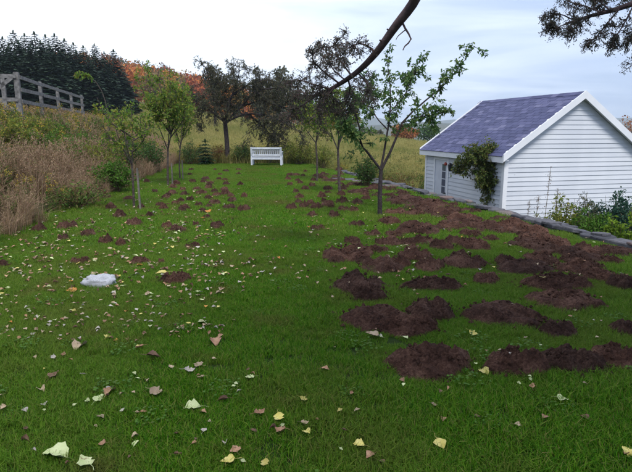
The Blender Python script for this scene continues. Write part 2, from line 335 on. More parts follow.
# ------------------------------------------------------------------ growing things
def curve(p, q, rng, n=6, sag=0.0, wob=0.08):
    p = np.array(p, float); q = np.array(q, float); t = np.linspace(0, 1, n)[:, None]
    L = np.linalg.norm(q - p); c = p + (q - p) * t
    w = rng.normal(0, wob * L, (n, 3)) * (t * (1 - t) * 4) * .5
    c = c + w; c[:, 2] += sag * L * (t[:, 0] * (1 - t[:, 0])) * 4
    return c
def along(pts, t):
    pts = np.asarray(pts); s = t * (len(pts) - 1); i = min(int(s), len(pts) - 2); return pts[i] + (pts[i + 1] - pts[i]) * (s - i), unit(pts[i + 1] - pts[i])
def twigs_on(limb, rng, n, L, t0=.25, up=.35, spread=.9, r0=.006, droop=0.0, sides=4):
    out = []
    for t in rng.uniform(t0, 1, n):
        p, d = along(limb, t)
        dd = unit(d * .45 + rng.normal(0, spread, 3) + np.array([0, 0, up])); l = L * rng.uniform(.5, 1.15) * (1.15 - .5 * t)
        k = np.linspace(0, 1, 4)[:, None]
        c = p + dd * l * k + np.array([0, 0, -droop * l]) * k ** 2 + rng.normal(0, .05 * l, (4, 3)) * k
        out.append(c)
    return out
def leaf_cloud(twigs, rng, per, size, w=.5, jitter=.02, hang=.3, t0=.15):
    P = []; D = []
    for c in twigs:
        for t in rng.uniform(t0, 1, per):
            p, d = along(c, t); P.append(p + rng.normal(0, jitter, 3)); D.append(unit(d * .4 + rng.normal(0, .7, 3) - np.array([0, 0, hang])))
    P = np.array(P); D = np.array(D); Nn = rng.normal(0, .6, P.shape) + [0, 0, 1]
    return P, D, Nn, size * rng.uniform(.65, 1.25, len(P))
def tree(name, label, limbs, radii, leafmat_, barkmat, rng, ntw, Ltw, per, size, group=None, cat='tree', up=.35, t0=.25, spread=.9, droop=0., extra=None, lw=.5, hang=.3, sub=0, trunk_n=9, skip=0, subl=0, subL=1.2):
    base = np.array(limbs[0][0]); base = (base[0], base[1], base[2])
    root = tag(empty(name, base), label, cat, group)
    bark = MB(); tw = []; limbs = list(limbs); radii = list(radii)
    if subl:
        for l in limbs[1:]:
            for c in twigs_on(l, rng, subl, subL, .2, .12, .7, droop=.35): limbs.append(smooth(c, 6)); radii.append((.018, .005))
    for li, (l, r) in enumerate(zip(limbs, radii)):
        l = np.asarray(l); rr = np.linspace(r[0], r[1], len(l))
        if li == 0: rr[0] *= 1.25
        bark.tube(l, rr, trunk_n if li == 0 else 7)
        if li >= skip:
            ts = twigs_on(l, rng, ntw, Ltw, t0 if li else max(t0, .6), up, spread, droop=droop)
            tw += ts
            if sub:
                for c in ts: tw += twigs_on(c, rng, sub, Ltw * .55, .2, up, spread, droop=droop)
    for c in tw:
        bark.tube(c, np.linspace(.0065, .002, 4) * (Ltw / .5) ** .5, 4, cap=False)
    fixpar(bark.obj('trunk', barkmat, smooth=True), root, base)
    lf = MB(); P, D, Nn, L = leaf_cloud(tw, rng, per, size, hang=hang); lf.leaves(P, D, Nn, L, lw)
    fixpar(lf.obj('crown', leafmat_), root, base)
    return root
def blob_crown(mb, rng, c, rx, rz, n, size, mi=0, lumps=9):
    ce = unit(rng.normal(0, 1, (lumps, 3))) * rng.uniform(.35, .72, (lumps, 1)); rad = rng.uniform(.28, .5, lumps)
    k = rng.integers(0, lumps, n); d = unit(rng.normal(0, 1, (n, 3)))
    p = ce[k] + d * rad[k, None] * rng.uniform(.7, 1.08, (n, 1))
    P = np.array(c) + p * [rx, rx, rz]
    mb.leaves(P, unit(d + rng.normal(0, .7, d.shape)), rng.normal(0, .7, d.shape) + d, size * rng.uniform(.5, 1.3, n), .75, .1, mi)

# ------------------------------------------------------------------ shed
SH_U, SH_V, SH_W, SH_L, SH_Z, SH_EAVE = 12.95, 8.36, 4.3, 4.8, -1.38, 0.98
sx0, sy0 = uv2xy(SH_U, SH_V)
shed = tag(empty('shed', (sx0, sy0, SH_Z), A), 'white clapboard shed with slate blue shingled gable roof below the stone wall', 'shed')
EH = SH_EAVE - SH_Z; PITCH_R = math.atan2(1.50, 2.12); RH = EH + SH_W / 2 * math.tan(PITCH_R)
BD = .125
def board_mesh(name, length_axis, x0, x1, x0t, x1t):  # clapboard: wedge, thicker at its lower edge
    th, tt = .022, .004
    v = [(x0, -th, 0), (x1, -th, 0), (x1t, -tt, BD + .012), (x0t, -tt, BD + .012), (x0, 0, 0), (x1, 0, 0), (x1t, 0, BD + .012), (x0t, 0, BD + .012)]
    mb = MB(); mb.add(v, [(0, 1, 2, 3), (5, 4, 7, 6), (0, 4, 5, 1), (3, 2, 6, 7), (0, 3, 7, 4), (1, 5, 6, 2)]); return mb.mesh(name, M_siding)
def wall(loc, rz, width, gable, openings=()):
    w = MB()
    v = [(0, .02, 0), (width, .02, 0), (width, .02, EH), (width / 2, .02, RH if gable else EH), (0, .02, EH)]
    v2 = [(x, .12, z) for x, y, z in v]
    w.add(v + v2, [(0, 1, 2, 4), (5, 9, 7, 6), (0, 5, 6, 1)]); w.add(v + v2, [(2, 3, 4), (7, 9, 8)])
    w.add(v + v2, [(0, 4, 9, 5), (1, 6, 7, 2), (2, 7, 8, 3), (3, 8, 9, 4)])
    wo_ = w.obj('wall', M_shedwall, shed); wo_.location = loc; wo_.rotation_euler = (0, 0, rz)
    cache = {}
    z = .04
    while z < (RH if gable else EH) - .05:
        def span(zz):
            if zz <= EH or not gable: return 0.0, width
            k_ = (zz - EH) / (RH - EH) * width / 2; return min(k_, width / 2 - .01), max(width - k_, width / 2 + .01)
        a0, a1 = span(z); b0, b1 = span(z + BD)
        segs = [(a0, a1, b0, b1)]
        for (ox0, ox1, oz1) in openings:
            if z < oz1: segs = [(a0, ox0, b0, ox0), (ox1, a1, ox1, b1)]
        for sg in segs:
            key = tuple(round(q, 3) for q in sg)
            if key not in cache: cache[key] = board_mesh('siding_board', 0, sg[0], sg[1], sg[2], sg[3])
            bo = link('siding_board', cache[key], wo_); bo.location = (0, 0, z); bo.rotation_euler = (random.Random(z).uniform(-.006, .006), 0, 0)
        z += BD
    return wo_
wall((0, 0, 0), 0, SH_W, True)                                      # gable towards the camera
DOOR0, DOOR1 = .75, 1.62                                            # measured from the far corner, along the side wall
wall((0, SH_L, 0), -math.pi / 2, SH_L, False, [(DOOR0 - .09, DOOR1 + .09, 2.14)])
wall((SH_W, SH_L, 0), math.pi, SH_W, True)
wall((SH_W, 0, 0), math.pi / 2, SH_L, False)
for (x, y) in ((-.03, -.03), (SH_W - .09, -.03), (-.03, SH_L - .09), (SH_W - .09, SH_L - .09)):
    q = MB(); q.box((x, y, 0), (x + .12, y + .12, EH - .02)); q.obj('corner_board', M_trim, shed)
q = MB(); q.box((-.02, -.02, -.1), (SH_W + .02, SH_L + .02, .045)); q.obj('foundation', surfmat('concrete', (.25, .25, .25), (.36, .35, .34), 6, .9, .3), shed)
OV, OG = .16, .17
tanp = math.tan(PITCH_R); cosp = math.cos(PITCH_R); sinp = math.sin(PITCH_R)
roof = empty('roof', (0, 0, 0)); roof.parent = shed
for s_, nm in ((0, 'l'), (1, 'r')):
    q = MB(); xe, ze = -OV, EH - OV * tanp; xr, zr = SH_W / 2, RH
    pr = [(xe, ze + .02), (xr, zr + .02), (xr, zr + .12), (xe, ze + .12)]
    if s_: pr = [(SH_W - x, z) for x, z in pr][::-1]
    v = [(x, -OG, z) for x, z in pr] + [(x, SH_L + OG, z) for x, z in pr]
    q.add(v, [(0, 1, 2, 3), (7, 6, 5, 4), (0, 4, 5, 1), (1, 5, 6, 2), (2, 6, 7, 3), (3, 7, 4, 0)]); q.obj('roof_deck', M_trim, roof)
    # rake boards on both gables and the eave fascia
    for yy in (-OG - .03, SH_L + OG):
        q = MB(); pr = [(xe - .02, ze - .05), (xr, zr - .035), (xr, zr + .168), (xe - .02, ze + .168 - .02 * tanp)]
        if s_: pr = [(SH_W - x, z) for x, z in pr][::-1]
        v = [(x, yy, z) for x, z in pr] + [(x, yy + .03, z) for x, z in pr]
        q.add(v, [(0, 1, 2, 3), (7, 6, 5, 4), (0, 4, 5, 1), (1, 5, 6, 2), (2, 6, 7, 3), (3, 7, 4, 0)]); q.obj('rake_board', M_trim, roof)
    q = MB(); xa = -OV - .025 if not s_ else SH_W + OV
    q.box((xa, -OG, ze - .07), (xa + .025, SH_L + OG, ze + .12)); q.obj('fascia', M_trim, roof)
    q = MB(); q.box((-OV if not s_ else SH_W, -OG + .005, ze - .02), (0 if not s_ else SH_W + OV, SH_L + OG - .005, ze)); q.obj('soffit', M_trim, roof)
# shingles: the 300 nearest on the slope in view are pieces of their own
SL = (SH_W / 2 + OV + .03) / cosp; EXP = .142; SWD = .305
shm = []
for k in range(4):
    q = MB(); wd = SWD - .012 - .006 * k; q.box((-wd / 2, 0, 0), (wd / 2, EXP + .05, .012 + .003 * (k % 2))); shm.append(q.mesh('shingle', M_shingle))
places = []
rows = int(SL / EXP)
for s_ in (0, 1):
    for rw in range(rows):
        d_ = rw * EXP; y = -OG - .02 + (SWD / 2 if rw % 2 else 0) * 1.0
        while y < SH_L + OG + .02:
            places.append((s_, rw, y + SWD / 2)); y += SWD
def sh_place(s_, rw, y):
    d_ = rw * EXP - .02; x = -OV - .03 + d_ * cosp; z = EH - (OV + .03) * tanp + d_ * sinp + .124
    if s_: x = SH_W - x
    return x, min(max(y, -OG + .165), SH_L + OG - .165), z
left = sorted([p for p in places if p[0] == 0], key=lambda p: (p[2] - 0.0) * .8 + p[1] * .05)
prng = random.Random(5)
from mathutils import Matrix
rest = MB(); first = {id(p) for p in left[:300]}
for p in places:
    x, y, z = sh_place(*p); s_ = p[0]
    ex = Vector((0, -1 if not s_ else 1, 0)); ey = Vector((cosp if not s_ else -cosp, 0, sinp)); ez = ex.cross(ey)
    mt = Matrix((ex, ey, ez)).transposed().to_4x4(); mt.translation = Vector((x, y, z)) + ez * 0
    mt = mt @ Matrix.Rotation(R(1.6), 4, 'X').inverted() @ Matrix.Rotation(R(prng.uniform(-.5, .5)), 4, 'Z')
    if id(p) in first:
        o = link('shingle', shm[prng.randrange(4)], roof); o.matrix_local = mt
    else:
        q = shm[prng.randrange(4)]; v = np.array([mt @ vv.co for vv in q.vertices])
        rest.add(v, [tuple(f.vertices) for f in q.polygons])
tag(rest.obj('shingle_field', M_shingle, roof), kind='stuff')
q = MB()
for y in np.arange(-OG, SH_L + OG - .05, .25):
    for sgn in (1, -1):
        a = np.array([SH_W / 2, y, RH + .150]); dn = np.array([sgn * cosp, 0, -sinp]) * .15
        v = [a, a + [0, .27, .004], a + [0, .27, .004] + dn, a + dn]; v2 = [p_ - np.array([0, 0, .012]) for p_ in v]
        q.add(v + v2, [(0, 1, 2, 3), (7, 6, 5, 4), (0, 4, 5, 1), (1, 5, 6, 2), (2, 6, 7, 3), (3, 7, 4, 0)])
q.obj('ridge_cap', M_shingle, roof)
# door in the side wall (local frame: along -y from far corner, outward -x)
def sidebox(mb, a0, a1, o0, o1, z0, z1): mb.box((-o1, SH_L - a1, z0), (-o0, SH_L - a0, z1))
q = MB(); sidebox(q, DOOR0, DOOR1, -.03, .012, .06, 2.06)
door = q.obj('door', M_door, shed)
q = MB(); sidebox(q, DOOR0 - .09, DOOR0, -.03, .035, .05, 2.16); sidebox(q, DOOR1, DOOR1 + .09, -.03, .035, .05, 2.16); sidebox(q, DOOR0, DOOR1, -.03, .033, 2.06, 2.16); q.obj('door_frame', M_trim, door)
for k in range(4):
    q = MB(); z0 = .98 + k * .245; sidebox(q, DOOR0 + .50, DOOR0 + .74, .012, .018, z0, z0 + .215); q.obj('pane', M_glass, door)
for z0, z1 in ((.18, .8),):
    for a in (DOOR0 + .12, DOOR0 + .52):
        q = MB(); sidebox(q, a, a + .32, .012, .022, z0, z1); q.obj('door_panel', M_door, door)
q = MB(); q.tube([(-.012, SH_L - DOOR1 + .09, 1.0), (-.07, SH_L - DOOR1 + .09, 1.0), (-.075, SH_L - DOOR1 + .13, 1.0)], .018, 8); q.obj('handle', M_metal, door)
q = MB(); q.tube([(-.02, SH_L - DOOR1 - .33, 1.95), (-.1, SH_L - DOOR1 - .33, 1.99)], .02, 8)
q.tube([(-.1, SH_L - DOOR1 - .33, 1.74), (-.1, SH_L - DOOR1 - .33, 1.78), (-.1, SH_L - DOOR1 - .33, 1.95), (-.1, SH_L - DOOR1 - .33, 2.0)], [.03, .055, .07, .03], 8); q.obj('wall_lamp', M_metal, shed)
q = MB(); q.tube([(-.05, SH_L - DOOR1 + .06, 1.90), (-.06, SH_L - DOOR1 + .06, 1.94), (-.06, SH_L - DOOR1 + .06, 2.0)], [.03, .065, .02], 8)
orn = q.obj('door_ornament', M_red); orn.location = (sx0, sy0, SH_Z); orn.rotation_euler = (0, 0, A); tag(orn, 'small dark red ornament hung at the top of the shed door', 'ornament')

# ------------------------------------------------------------------ dry stone wall
def stone_mesh(k):
    r_ = random.Random(k); q = MB(); n = 8; a = np.arange(n) * 2 * math.pi / n
    rad = np.array([r_.uniform(.82, 1.08) for _ in range(n)])
    x = np.sign(np.cos(a)) * np.abs(np.cos(a)) ** .55 * .5 * rad; y = np.sign(np.sin(a)) * np.abs(np.sin(a)) ** .55 * .5 * rad
    lv = [(0, .93), (.15, 1.0), (.8, .99), (1, .90)]; v = []
    for z, sc in lv: v += [(x[i] * sc, y[i] * sc, z + r_.uniform(-.06, .06) + .10 * x[i] * (k % 3 - 1)) for i in range(n)]
    v += [(0, 0, 1.02), (0, 0, 0)]
    q.add(v, [(l * n + i, l * n + (i + 1) % n, (l + 1) * n + (i + 1) % n, (l + 1) * n + i) for l in range(3) for i in range(n)])
    q.add(v, [(3 * n + i, 3 * n + (i + 1) % n, 4 * n) for i in range(n)] + [((i + 1) % n, i, 4 * n + 1) for i in range(n)])
    return q.mesh('stone', M_stone)
SM = [stone_mesh(k) for k in range(10)]
wr = random.Random(11)
wl = uv2xy(3.5, WALL_V0); swall = tag(empty('stone_wall', (wl[0], wl[1], 0), A), 'low dry stone wall of flat grey slabs between dug lawn and shed', 'wall')
def put_stone(par, u, v, z, lu, lv_, h, tilt=.05):
    o = link('stone', SM[wr.randrange(len(SM))], par); o.location = (v, u, z); o.scale = (lv_, lu, h)
    o.rotation_euler = (wr.uniform(-tilt, tilt), wr.uniform(-tilt, tilt), wr.uniform(-.12, .12)); return o
WU0, WU1 = 3.5, 20.5
u = 0
while u < WU1 - WU0:                                                # cap slabs, single or paired across
    l = wr.uniform(.26, .55)
    if wr.random() < .55: put_stone(swall, u + l / 2, .18, .0 + wr.uniform(-.02, .01), l * 1.04, .36, wr.uniform(.045, .075))
    else:
        c_ = wr.uniform(.14, .2); put_stone(swall, u + l / 2, c_ / 2, wr.uniform(-.02, .02), l, c_ * 1.05, wr.uniform(.04, .075)); put_stone(swall, u + l / 2 + wr.uniform(-.05, .05), c_ + (.36 - c_) / 2, wr.uniform(-.02, .02), l * .98, (.36 - c_) * 1.05, wr.uniform(.04, .075))
    if wr.random() < .4: put_stone(swall, u + wr.uniform(0, l), wr.uniform(.08, .26), .045, wr.uniform(.2, .4), wr.uniform(.18, .3), wr.uniform(.03, .05), .12)
    u += l
for cz in (-.2, -.42, -.66, -.9, -1.15, -1.4):                      # courses of the retaining face
    u = wr.uniform(-.3, 0)
    while u < WU1 - WU0:
        l = wr.uniform(.42, .85); put_stone(swall, u + l / 2, .24 + wr.uniform(-.02, .02), cz, l * 1.02, .26, .23 if cz > -.3 else .26, .03); u += l
eb = g(336, 181); edg = tag(empty('stone_edging', (eb[0], eb[1], 0)), 'row of flat grey slabs at the back lawn edge beside the round bush', 'stone edging')
for k, (px, py, w_, d_) in enumerate([(338, 180, .45, .5), (348, 181, .5, .45), (357, 182.5, .4, .4), (378, 184, .5, .45), (386, 183, .4, .5), (392, 187, .5, .4), (398, 185.5, .5, .5), (384, 187.5, .35, .3)]):
    p = g(px, py) - eb; put_stone(edg, p[1], p[0], .0, d_, w_, .07)

# ------------------------------------------------------------------ rail fence on the bank
fz = [at(16, 72, 20)]
u1, v1 = xy2uv(fz[0][0], fz[0][1]); ztop = fz[0][2]
fpos = [(u1 + k * 3.42, v1) for k in range(5)]
fx, fy = uv2xy(*fpos[0]); fence = tag(empty('rail_fence', (fx, fy, 0), A), 'weathered grey wooden post and rail fence on the overgrown bank', 'fence')
def fl(u, v, z): return (v - v1, u - u1, z)
lpost = (u1 - .15, v1 - 2.6)
for k, (u, v) in enumerate(fpos + [lpost, (u1 - .1, v1 - .42)]):
    x, y = uv2xy(u, v); z0 = hz(x, y) - .25; q = MB(); w_ = .085 if k in (0, 5) else .065
    zt = ztop - (.22 if k == 6 else 0) - (.05 if k in (1, 2, 3) else 0)
    a = fl(u, v, 0); q.box((a[0] - w_, a[1] - w_, z0), (a[0] + w_, a[1] + w_, zt - .02)); q.box((a[0] - w_ * .8, a[1] - w_ * .8, zt - .02), (a[0] + w_ * .8, a[1] + w_ * .8, zt)); q.obj('post', M_oldwood, fence)
for k in range(4):
    for dz in (.17, .60, 1.0):
        q = MB(); a = fl(*fpos[k], ztop - dz); b_ = fl(*fpos[k + 1], ztop - dz - wr.uniform(-.03, .03))
        q.beam((a[0] + .1, a[1], a[2]), (b_[0] + .1, b_[1], b_[2]), .045, .13); q.obj('rail', M_oldwood, fence)
a = fl(*fpos[0], ztop); b_ = fl(*lpost, ztop)
for dz in (.15, .95):
    q = MB(); q.beam((b_[0], b_[1] - .1, ztop - dz), (a[0], a[1] - .1, ztop - dz), .05, .13); q.obj('rail', M_oldwood, fence)
q = MB(); q.beam((a[0] - 1.1, a[1] - .14, ztop - 1.0), (a[0] - .12, a[1] - .14, ztop - .2), .05, .13); q.obj('brace', M_oldwood, fence)
q = MB(); q.beam((a[0] - 1.1, a[1] - .15, ztop - .7), (a[0] - .12, a[1] - .15, ztop - 1.35), .05, .13); q.obj('brace', M_oldwood, fence)

# ------------------------------------------------------------------ bench (seen from behind)
bp = g(266.5, 166.2); bench = tag(empty('garden_bench', (bp[0], bp[1], 0), R(-3)), 'white slatted wooden garden bench at the far end of the lawn', 'bench')
BW, BH = 1.36, .86
for sx_ in (-1, 1):
    q = MB(); q.beam((sx_ * BW / 2, 0, 0), (sx_ * BW / 2, .0, .45), .075, .07, up=(0, 1, 0)); q.beam((sx_ * BW / 2, 0, .44), (sx_ * BW / 2, -.09, BH), .075, .06, up=(0, 1, 0)); q.obj('leg', M_bench, bench)
    q = MB(); q.box((sx_ * BW / 2 - .035, .46, 0), (sx_ * BW / 2 + .035, .53, .62)); q.obj('leg', M_bench, bench)
    q = MB(); q.box((sx_ * BW / 2 - .045, -.05, .62), (sx_ * BW / 2 + .045, .56, .655)); q.obj('armrest', M_bench, bench)
    q = MB(); q.box((sx_ * BW / 2 - .02, .03, .33), (sx_ * BW / 2 + .02, .465, .40)); q.obj('side_rail', M_bench, bench)
def bk(z): return -.09 * (z - .44) / (BH - .44)
q = MB(); q.beam((-BW / 2 + .037, bk(.82), .82), (BW / 2 - .037, bk(.82), .82), .035, .085); q.obj('top_rail', M_bench, bench)
q = MB(); q.beam((-BW / 2 + .037, bk(.51), .51), (BW / 2 - .037, bk(.51), .51), .035, .075); q.obj('back_rail', M_bench, bench)
for k in range(14):
    x = -BW / 2 + .037 + (k + .5) * (BW - .074) / 14; q = MB(); q.beam((x, bk(.545), .545), (x, bk(.78), .78), .048, .018, up=(0, 1, 0)); q.obj('back_slat', M_bench, bench)
for k in range(5):
    q = MB(); y = .04 + k * .1; q.box((-BW / 2 + .045, y, .40), (BW / 2 - .045, y + .08, .425)); q.obj('seat_slat', M_bench, bench)
q = MB(); q.box((-BW / 2 + .037, -.02, .31), (BW / 2 - .037, .015, .398)); q.obj('seat_rail', M_bench, bench)
q = MB(); q.box((-BW / 2 + .035, .475, .32), (BW / 2 - .035, .505, .398)); q.obj('seat_rail', M_bench, bench)

# ------------------------------------------------------------------ trees
def poly(pp, Y0, Y1):                                # limb through photo pixels, depth Y0..Y1
    n = len(pp); return np.array([at(x, y, Y0 + (Y1 - Y0) * i / (n - 1)) for i, (x, y) in enumerate(pp)])
def smooth(pts, n=10):
    pts = np.asarray(pts, float); t = np.linspace(0, len(pts) - 1, n); out = []
    P = np.vstack([2 * pts[0] - pts[1], pts, 2 * pts[-1] - pts[-2]])
    for s in t:
        i = min(int(s), len(pts) - 2); f = s - i; a, b_, c, d = P[i:i + 4]
        out.append(.5 * ((2 * b_) + (-a + c) * f + (2 * a - 5 * b_ + 4 * c - d) * f * f + (-a + 3 * b_ - 3 * c + d) * f ** 3))
    return np.array(out)
def based(base, *rest):                              # trunk starts 5 cm under the lawn
    return [np.array(base) - [0, 0, .05], *rest]
r1 = np.random.default_rng(21)
b1 = g(380, 216); y1 = b1[1]
T1 = [smooth(based(b1, at(380, 195, y1), at(381, 170, y1))), smooth(poly([(381, 170), (368, 153), (361, 144), (359, 124), (352, 106), (354, 92)], y1, y1 - .3)),
      smooth(poly([(381, 170), (394, 144), (402, 123), (420, 105), (441, 88), (457, 70), (475, 46)], y1, y1 + .4)), smooth(poly([(381, 168), (386, 140), (390, 112), (390, 84), (386, 55)], y1, y1 + .3)),
      smooth(poly([(402, 123), (418, 117), (433, 115), (445, 112)], y1, y1 - .5)), smooth(poly([(390, 112), (404, 96), (412, 78), (418, 62)], y1 + .1, y1 + .6)), smooth(poly([(361, 144), (352, 135), (344, 122)], y1 - .1, y1 - .6)),
      smooth(poly([(388, 130), (375, 115), (370, 95), (372, 75)], y1, y1 + .7))]
tree('young_fruit_tree', 'young forked tree with dark green leaves nearest the shed, slender trunk on the dug lawn', T1, [(.05, .036), (.026, .006), (.028, .004), (.024, .005), (.012, .004), (.014, .004), (.012, .004), (.014, .004)], M_leafB, M_bark_dark, r1, 20, .36, 14, .085, up=.25, spread=.7, sub=1, droop=.15, skip=1)
def auto_tree(name, label, base, fork, Ht, top, wid, depth, seed, lm, bm, nl, ntw, Ltw, per, size, rad, sub=1, dro=.1, group=None, up=.4, hang=.3):
    r_ = np.random.default_rng(seed); base = np.array(base); fk = at(*fork, base[1]) ; tp = at(*top, base[1])
    limbs = [smooth(based(base, base * .5 + fk * .5 + r_.normal(0, .02, 3), fk))]; radii = [(rad, rad * .72)]
    for k in range(nl):
        a_ = k * 2.4 + r_.uniform(-.4, .4); e = fk + (tp - fk) * r_.uniform(.55, 1.0); rr_ = wid / 2 * r_.uniform(.45, .95) * (.35 if k == 0 else 1)
        e = e + np.array([math.cos(a_) * rr_, math.sin(a_) * rr_ * .9, 0]); st = fk if k < 3 else along(limbs[1], r_.uniform(.1, .6))[0]
        mid = st * .5 + e * .5 + np.array([math.cos(a_), math.sin(a_), 0]) * rr_ * .25 - [0, 0, .05]
        limbs.append(smooth([st, mid, e], 7)); radii.append((rad * .5, .005))
    return tree(name, label, limbs, radii, lm, bm, r_, ntw, Ltw, per, size, sub=sub, droop=dro, group=group, up=up, hang=hang, skip=1)
auto_tree('young_fruit_tree', 'slim young tree with yellow green crown standing left of the forked tree', g(340, 195), (338, 150), 0, (342, 84), 1.25, 0, 31, M_leafA, M_bark, 10, 14, .36, 10, .075, .038)
auto_tree('young_fruit_tree', 'thin young tree right of the white bench, behind the other lawn trees', g(317, 182), (316, 143), 0, (318, 92), 1.5, 0, 32, M_leafA, M_bark, 10, 13, .42, 10, .08, .036)
auto_tree('young_fruit_tree', 'sparse young tree beside a leaning stake at the dry grass edge', g(134, 209), (132, 165), 0, (122, 92), 1.35, 0, 33, M_leafA, M_bark, 9, 9, .42, 8, .075, .028)
auto_tree('young_fruit_tree', 'bushy bright green young tree, tallest on the left side of the lawn', g(168, 186), (168, 150), 0, (164, 64), 1.7, 0, 34, M_leafA, M_bark, 16, 18, .45, 12, .075, .036)
auto_tree('young_fruit_tree', 'small young tree just behind the bushy bright green one', g(180, 179), (180, 150), 0, (182, 82), 1.3, 0, 35, M_leafA, M_bark, 10, 13, .4, 10, .075, .03)
# arching shoot in front of the conifers
r_ = np.random.default_rng(36); p0 = at(106, 140, 17.5); p0z = hz(p0[0], p0[1])
sh_l = [smooth([np.array([p0[0], p0[1], p0z - .05]), at(109, 125, 17.5), at(104, 97, 17.5), at(94, 80, 17.4), at(82, 74, 17.3), at(73, 77, 17.2)], 12)]
tree('wild_sapling', 'thin arching leafy shoot on the bank before the dark conifers', sh_l, [(.02, .004)], M_leafA, M_bark, r_, 20, .2, 5, .11, cat='sapling', t0=.55, sub=0, hang=.8)
# old gnarled tree left of the bench
ro = np.random.default_rng(41); bo_ = g(227, 164); yo = bo_[1]
OT = [smooth(based(bo_, at(227, 145, yo), at(225, 122, yo)))] + [smooth(poly(pp, yo, yo + dy)) for pp, dy in (
    ([(225, 122), (216, 100), (210, 84), (207, 68)], .5), ([(225, 122), (232, 95), (238, 78), (240, 66)], -.5), ([(225, 124), (240, 108), (262, 100), (285, 97), (308, 100)], .8),
    ([(226, 122), (245, 114), (268, 116), (288, 124), (300, 132)], -.9), ([(232, 95), (250, 84), (268, 80), (284, 84)], .9), ([(240, 108), (255, 92), (275, 88), (300, 86)], -.6),
    ([(225, 122), (212, 112), (203, 104), (198, 98)], -.7), ([(245, 112), (258, 122), (268, 132), (272, 138)], .4), ([(262, 100), (285, 108), (305, 116), (322, 122)], .2), ([(225, 122), (228, 108), (224, 94), (226, 80)], 1.2))]
tree('old_tree', 'old gnarled tree with dark twiggy spreading crown left of the white bench', OT, [(.13, .10)] + [(.06, .01)] * 10, M_leafold, M_bark_dark, ro, 10, .7, 12, .07, sub=3, up=.1, spread=.8, droop=.3, skip=1, lw=.55, subl=9, subL=1.3)
# stakes
def stake(p, q, label):
    s = MB(); s.beam(p, q, .035, .035, up=(0, 1, 0)); o = s.obj('tree_stake', M_stakewood); tag(o, label, 'stake', 'stakes beside the young trees')
a = g(140.5, 210); stake(a - [0, 0, .1], at(137, 168, a[1] + .1), 'grey wooden stake leaning towards the sparse young tree by dry grass')
a = g(172.5, 186); stake(a - [0, 0, .1], at(171.5, 163, a[1]), 'short grey stake right beside the bushy bright green tree')
a = g(183, 180); stake(a - [0, 0, .1], at(182, 160, a[1]), 'short grey stake beside the small tree behind the bushy one')

# big tree over the camera: trunk just outside the frame, boughs reaching in
rb = np.random.default_rng(51); tb = np.array([4.7, 1.9, -.1])
BT = [smooth([tb, [4.72, 1.9, 2.2], [4.6, 1.95, 4.5], [4.5, 2.0, 7.5], [4.4, 1.8, 9.5]], 14)]
bough1 = smooth([np.array([4.58, 1.95, 4.4]), np.array([3.6, 3.3, 5.0]), np.array([2.2, 5.0, 4.5]), at(428, -28, 6.0), at(414, 2, 6.2), at(395, 27, 6.4), at(376, 53, 6.6), at(357, 72, 6.8), at(336, 86, 7.0), at(316, 96, 7.2)], 34)
bough2 = smooth([np.array([4.65, 1.93, 3.6]), np.array([4.3, 3.4, 3.9]), at(690, -40, 5.2), at(650, -5, 5.4), at(620, 8, 5.5), at(590, 16, 5.6), at(565, 24, 5.7)], 20)
root = tag(empty('overhanging_tree', tb), 'big dark tree whose bare bough and twigs hang in from the top right', 'tree')
q = MB(); q.tube(BT[0], np.linspace(.27, .08, 14), 12)
for k in range(32):  # unseen crown limbs, spread and placed to shade the front lawn
    st, _ = along(BT[0], rb.uniform(.45, .98)); a_ = rb.uniform(0, 6.28); ln = 5.2 * math.sqrt(rb.uniform(.05, 1)); e = np.array([3.4 + math.cos(a_) * ln, -1.6 + math.sin(a_) * ln * .75, rb.uniform(4.9, 8.0)])
    BT.append(smooth([st, (st + e) / 2 + [0, 0, .3], e], 7)); q.tube(BT[-1], np.linspace(.09, .015, 7), 7)
tw = []
for l in BT[1:]: tw += twigs_on(l, rb, 30, .95, .25, .2, .9)
for c in tw: q.tube(c, [.01, .008, .006, .003], 3, cap=False)
fixpar(q.obj('trunk', M_bough, smooth=True), root, tb)
lf = MB(); P, D, Nn, L = leaf_cloud(tw, rb, 26, .11, jitter=.10); lf.leaves(P, D, Nn, L, .6); fixpar(lf.obj('crown', M_leafbough), root, tb)
def bough(main, r0, r1_, sides, seed, ntw, Ltw, per, size, stubs=(), main_t0=.9):
    rr = np.random.default_rng(seed); q = MB(); q.tube(main, np.linspace(r0, r1_, len(main)), 9); tw = []
    for l, rad in sides:
        q.tube(l, np.linspace(rad, .004, len(l)), 6)
        t1 = twigs_on(l, rr, ntw, Ltw, .12, .05, .85, droop=.2); tw += t1
        for c in t1: tw += twigs_on(c, rr, 4, Ltw * .5, .15, .05, .9, droop=.2)
    tw += twigs_on(main, rr, ntw, Ltw, main_t0, .1, .9)
    for s_, e_ in stubs: q.tube([s_, (np.array(s_) + e_) / 2, e_], [.016, .012, .008], 6)
    for c in tw: q.tube(c, np.array([.0045, .0035, .0028, .0015]), 3, cap=False)
    fixpar(q.obj('bough', M_bough, smooth=True), root, tb)
    lf = MB(); P, D, Nn, L = leaf_cloud(tw, rr, per, size, jitter=.012); lf.leaves(P, D, Nn, L, .5); fixpar(lf.obj('foliage', M_leafbough), root, tb)
sd = lambda pp, y0, y1_, r_: (smooth(poly(pp, y0, y1_), 8), r_)
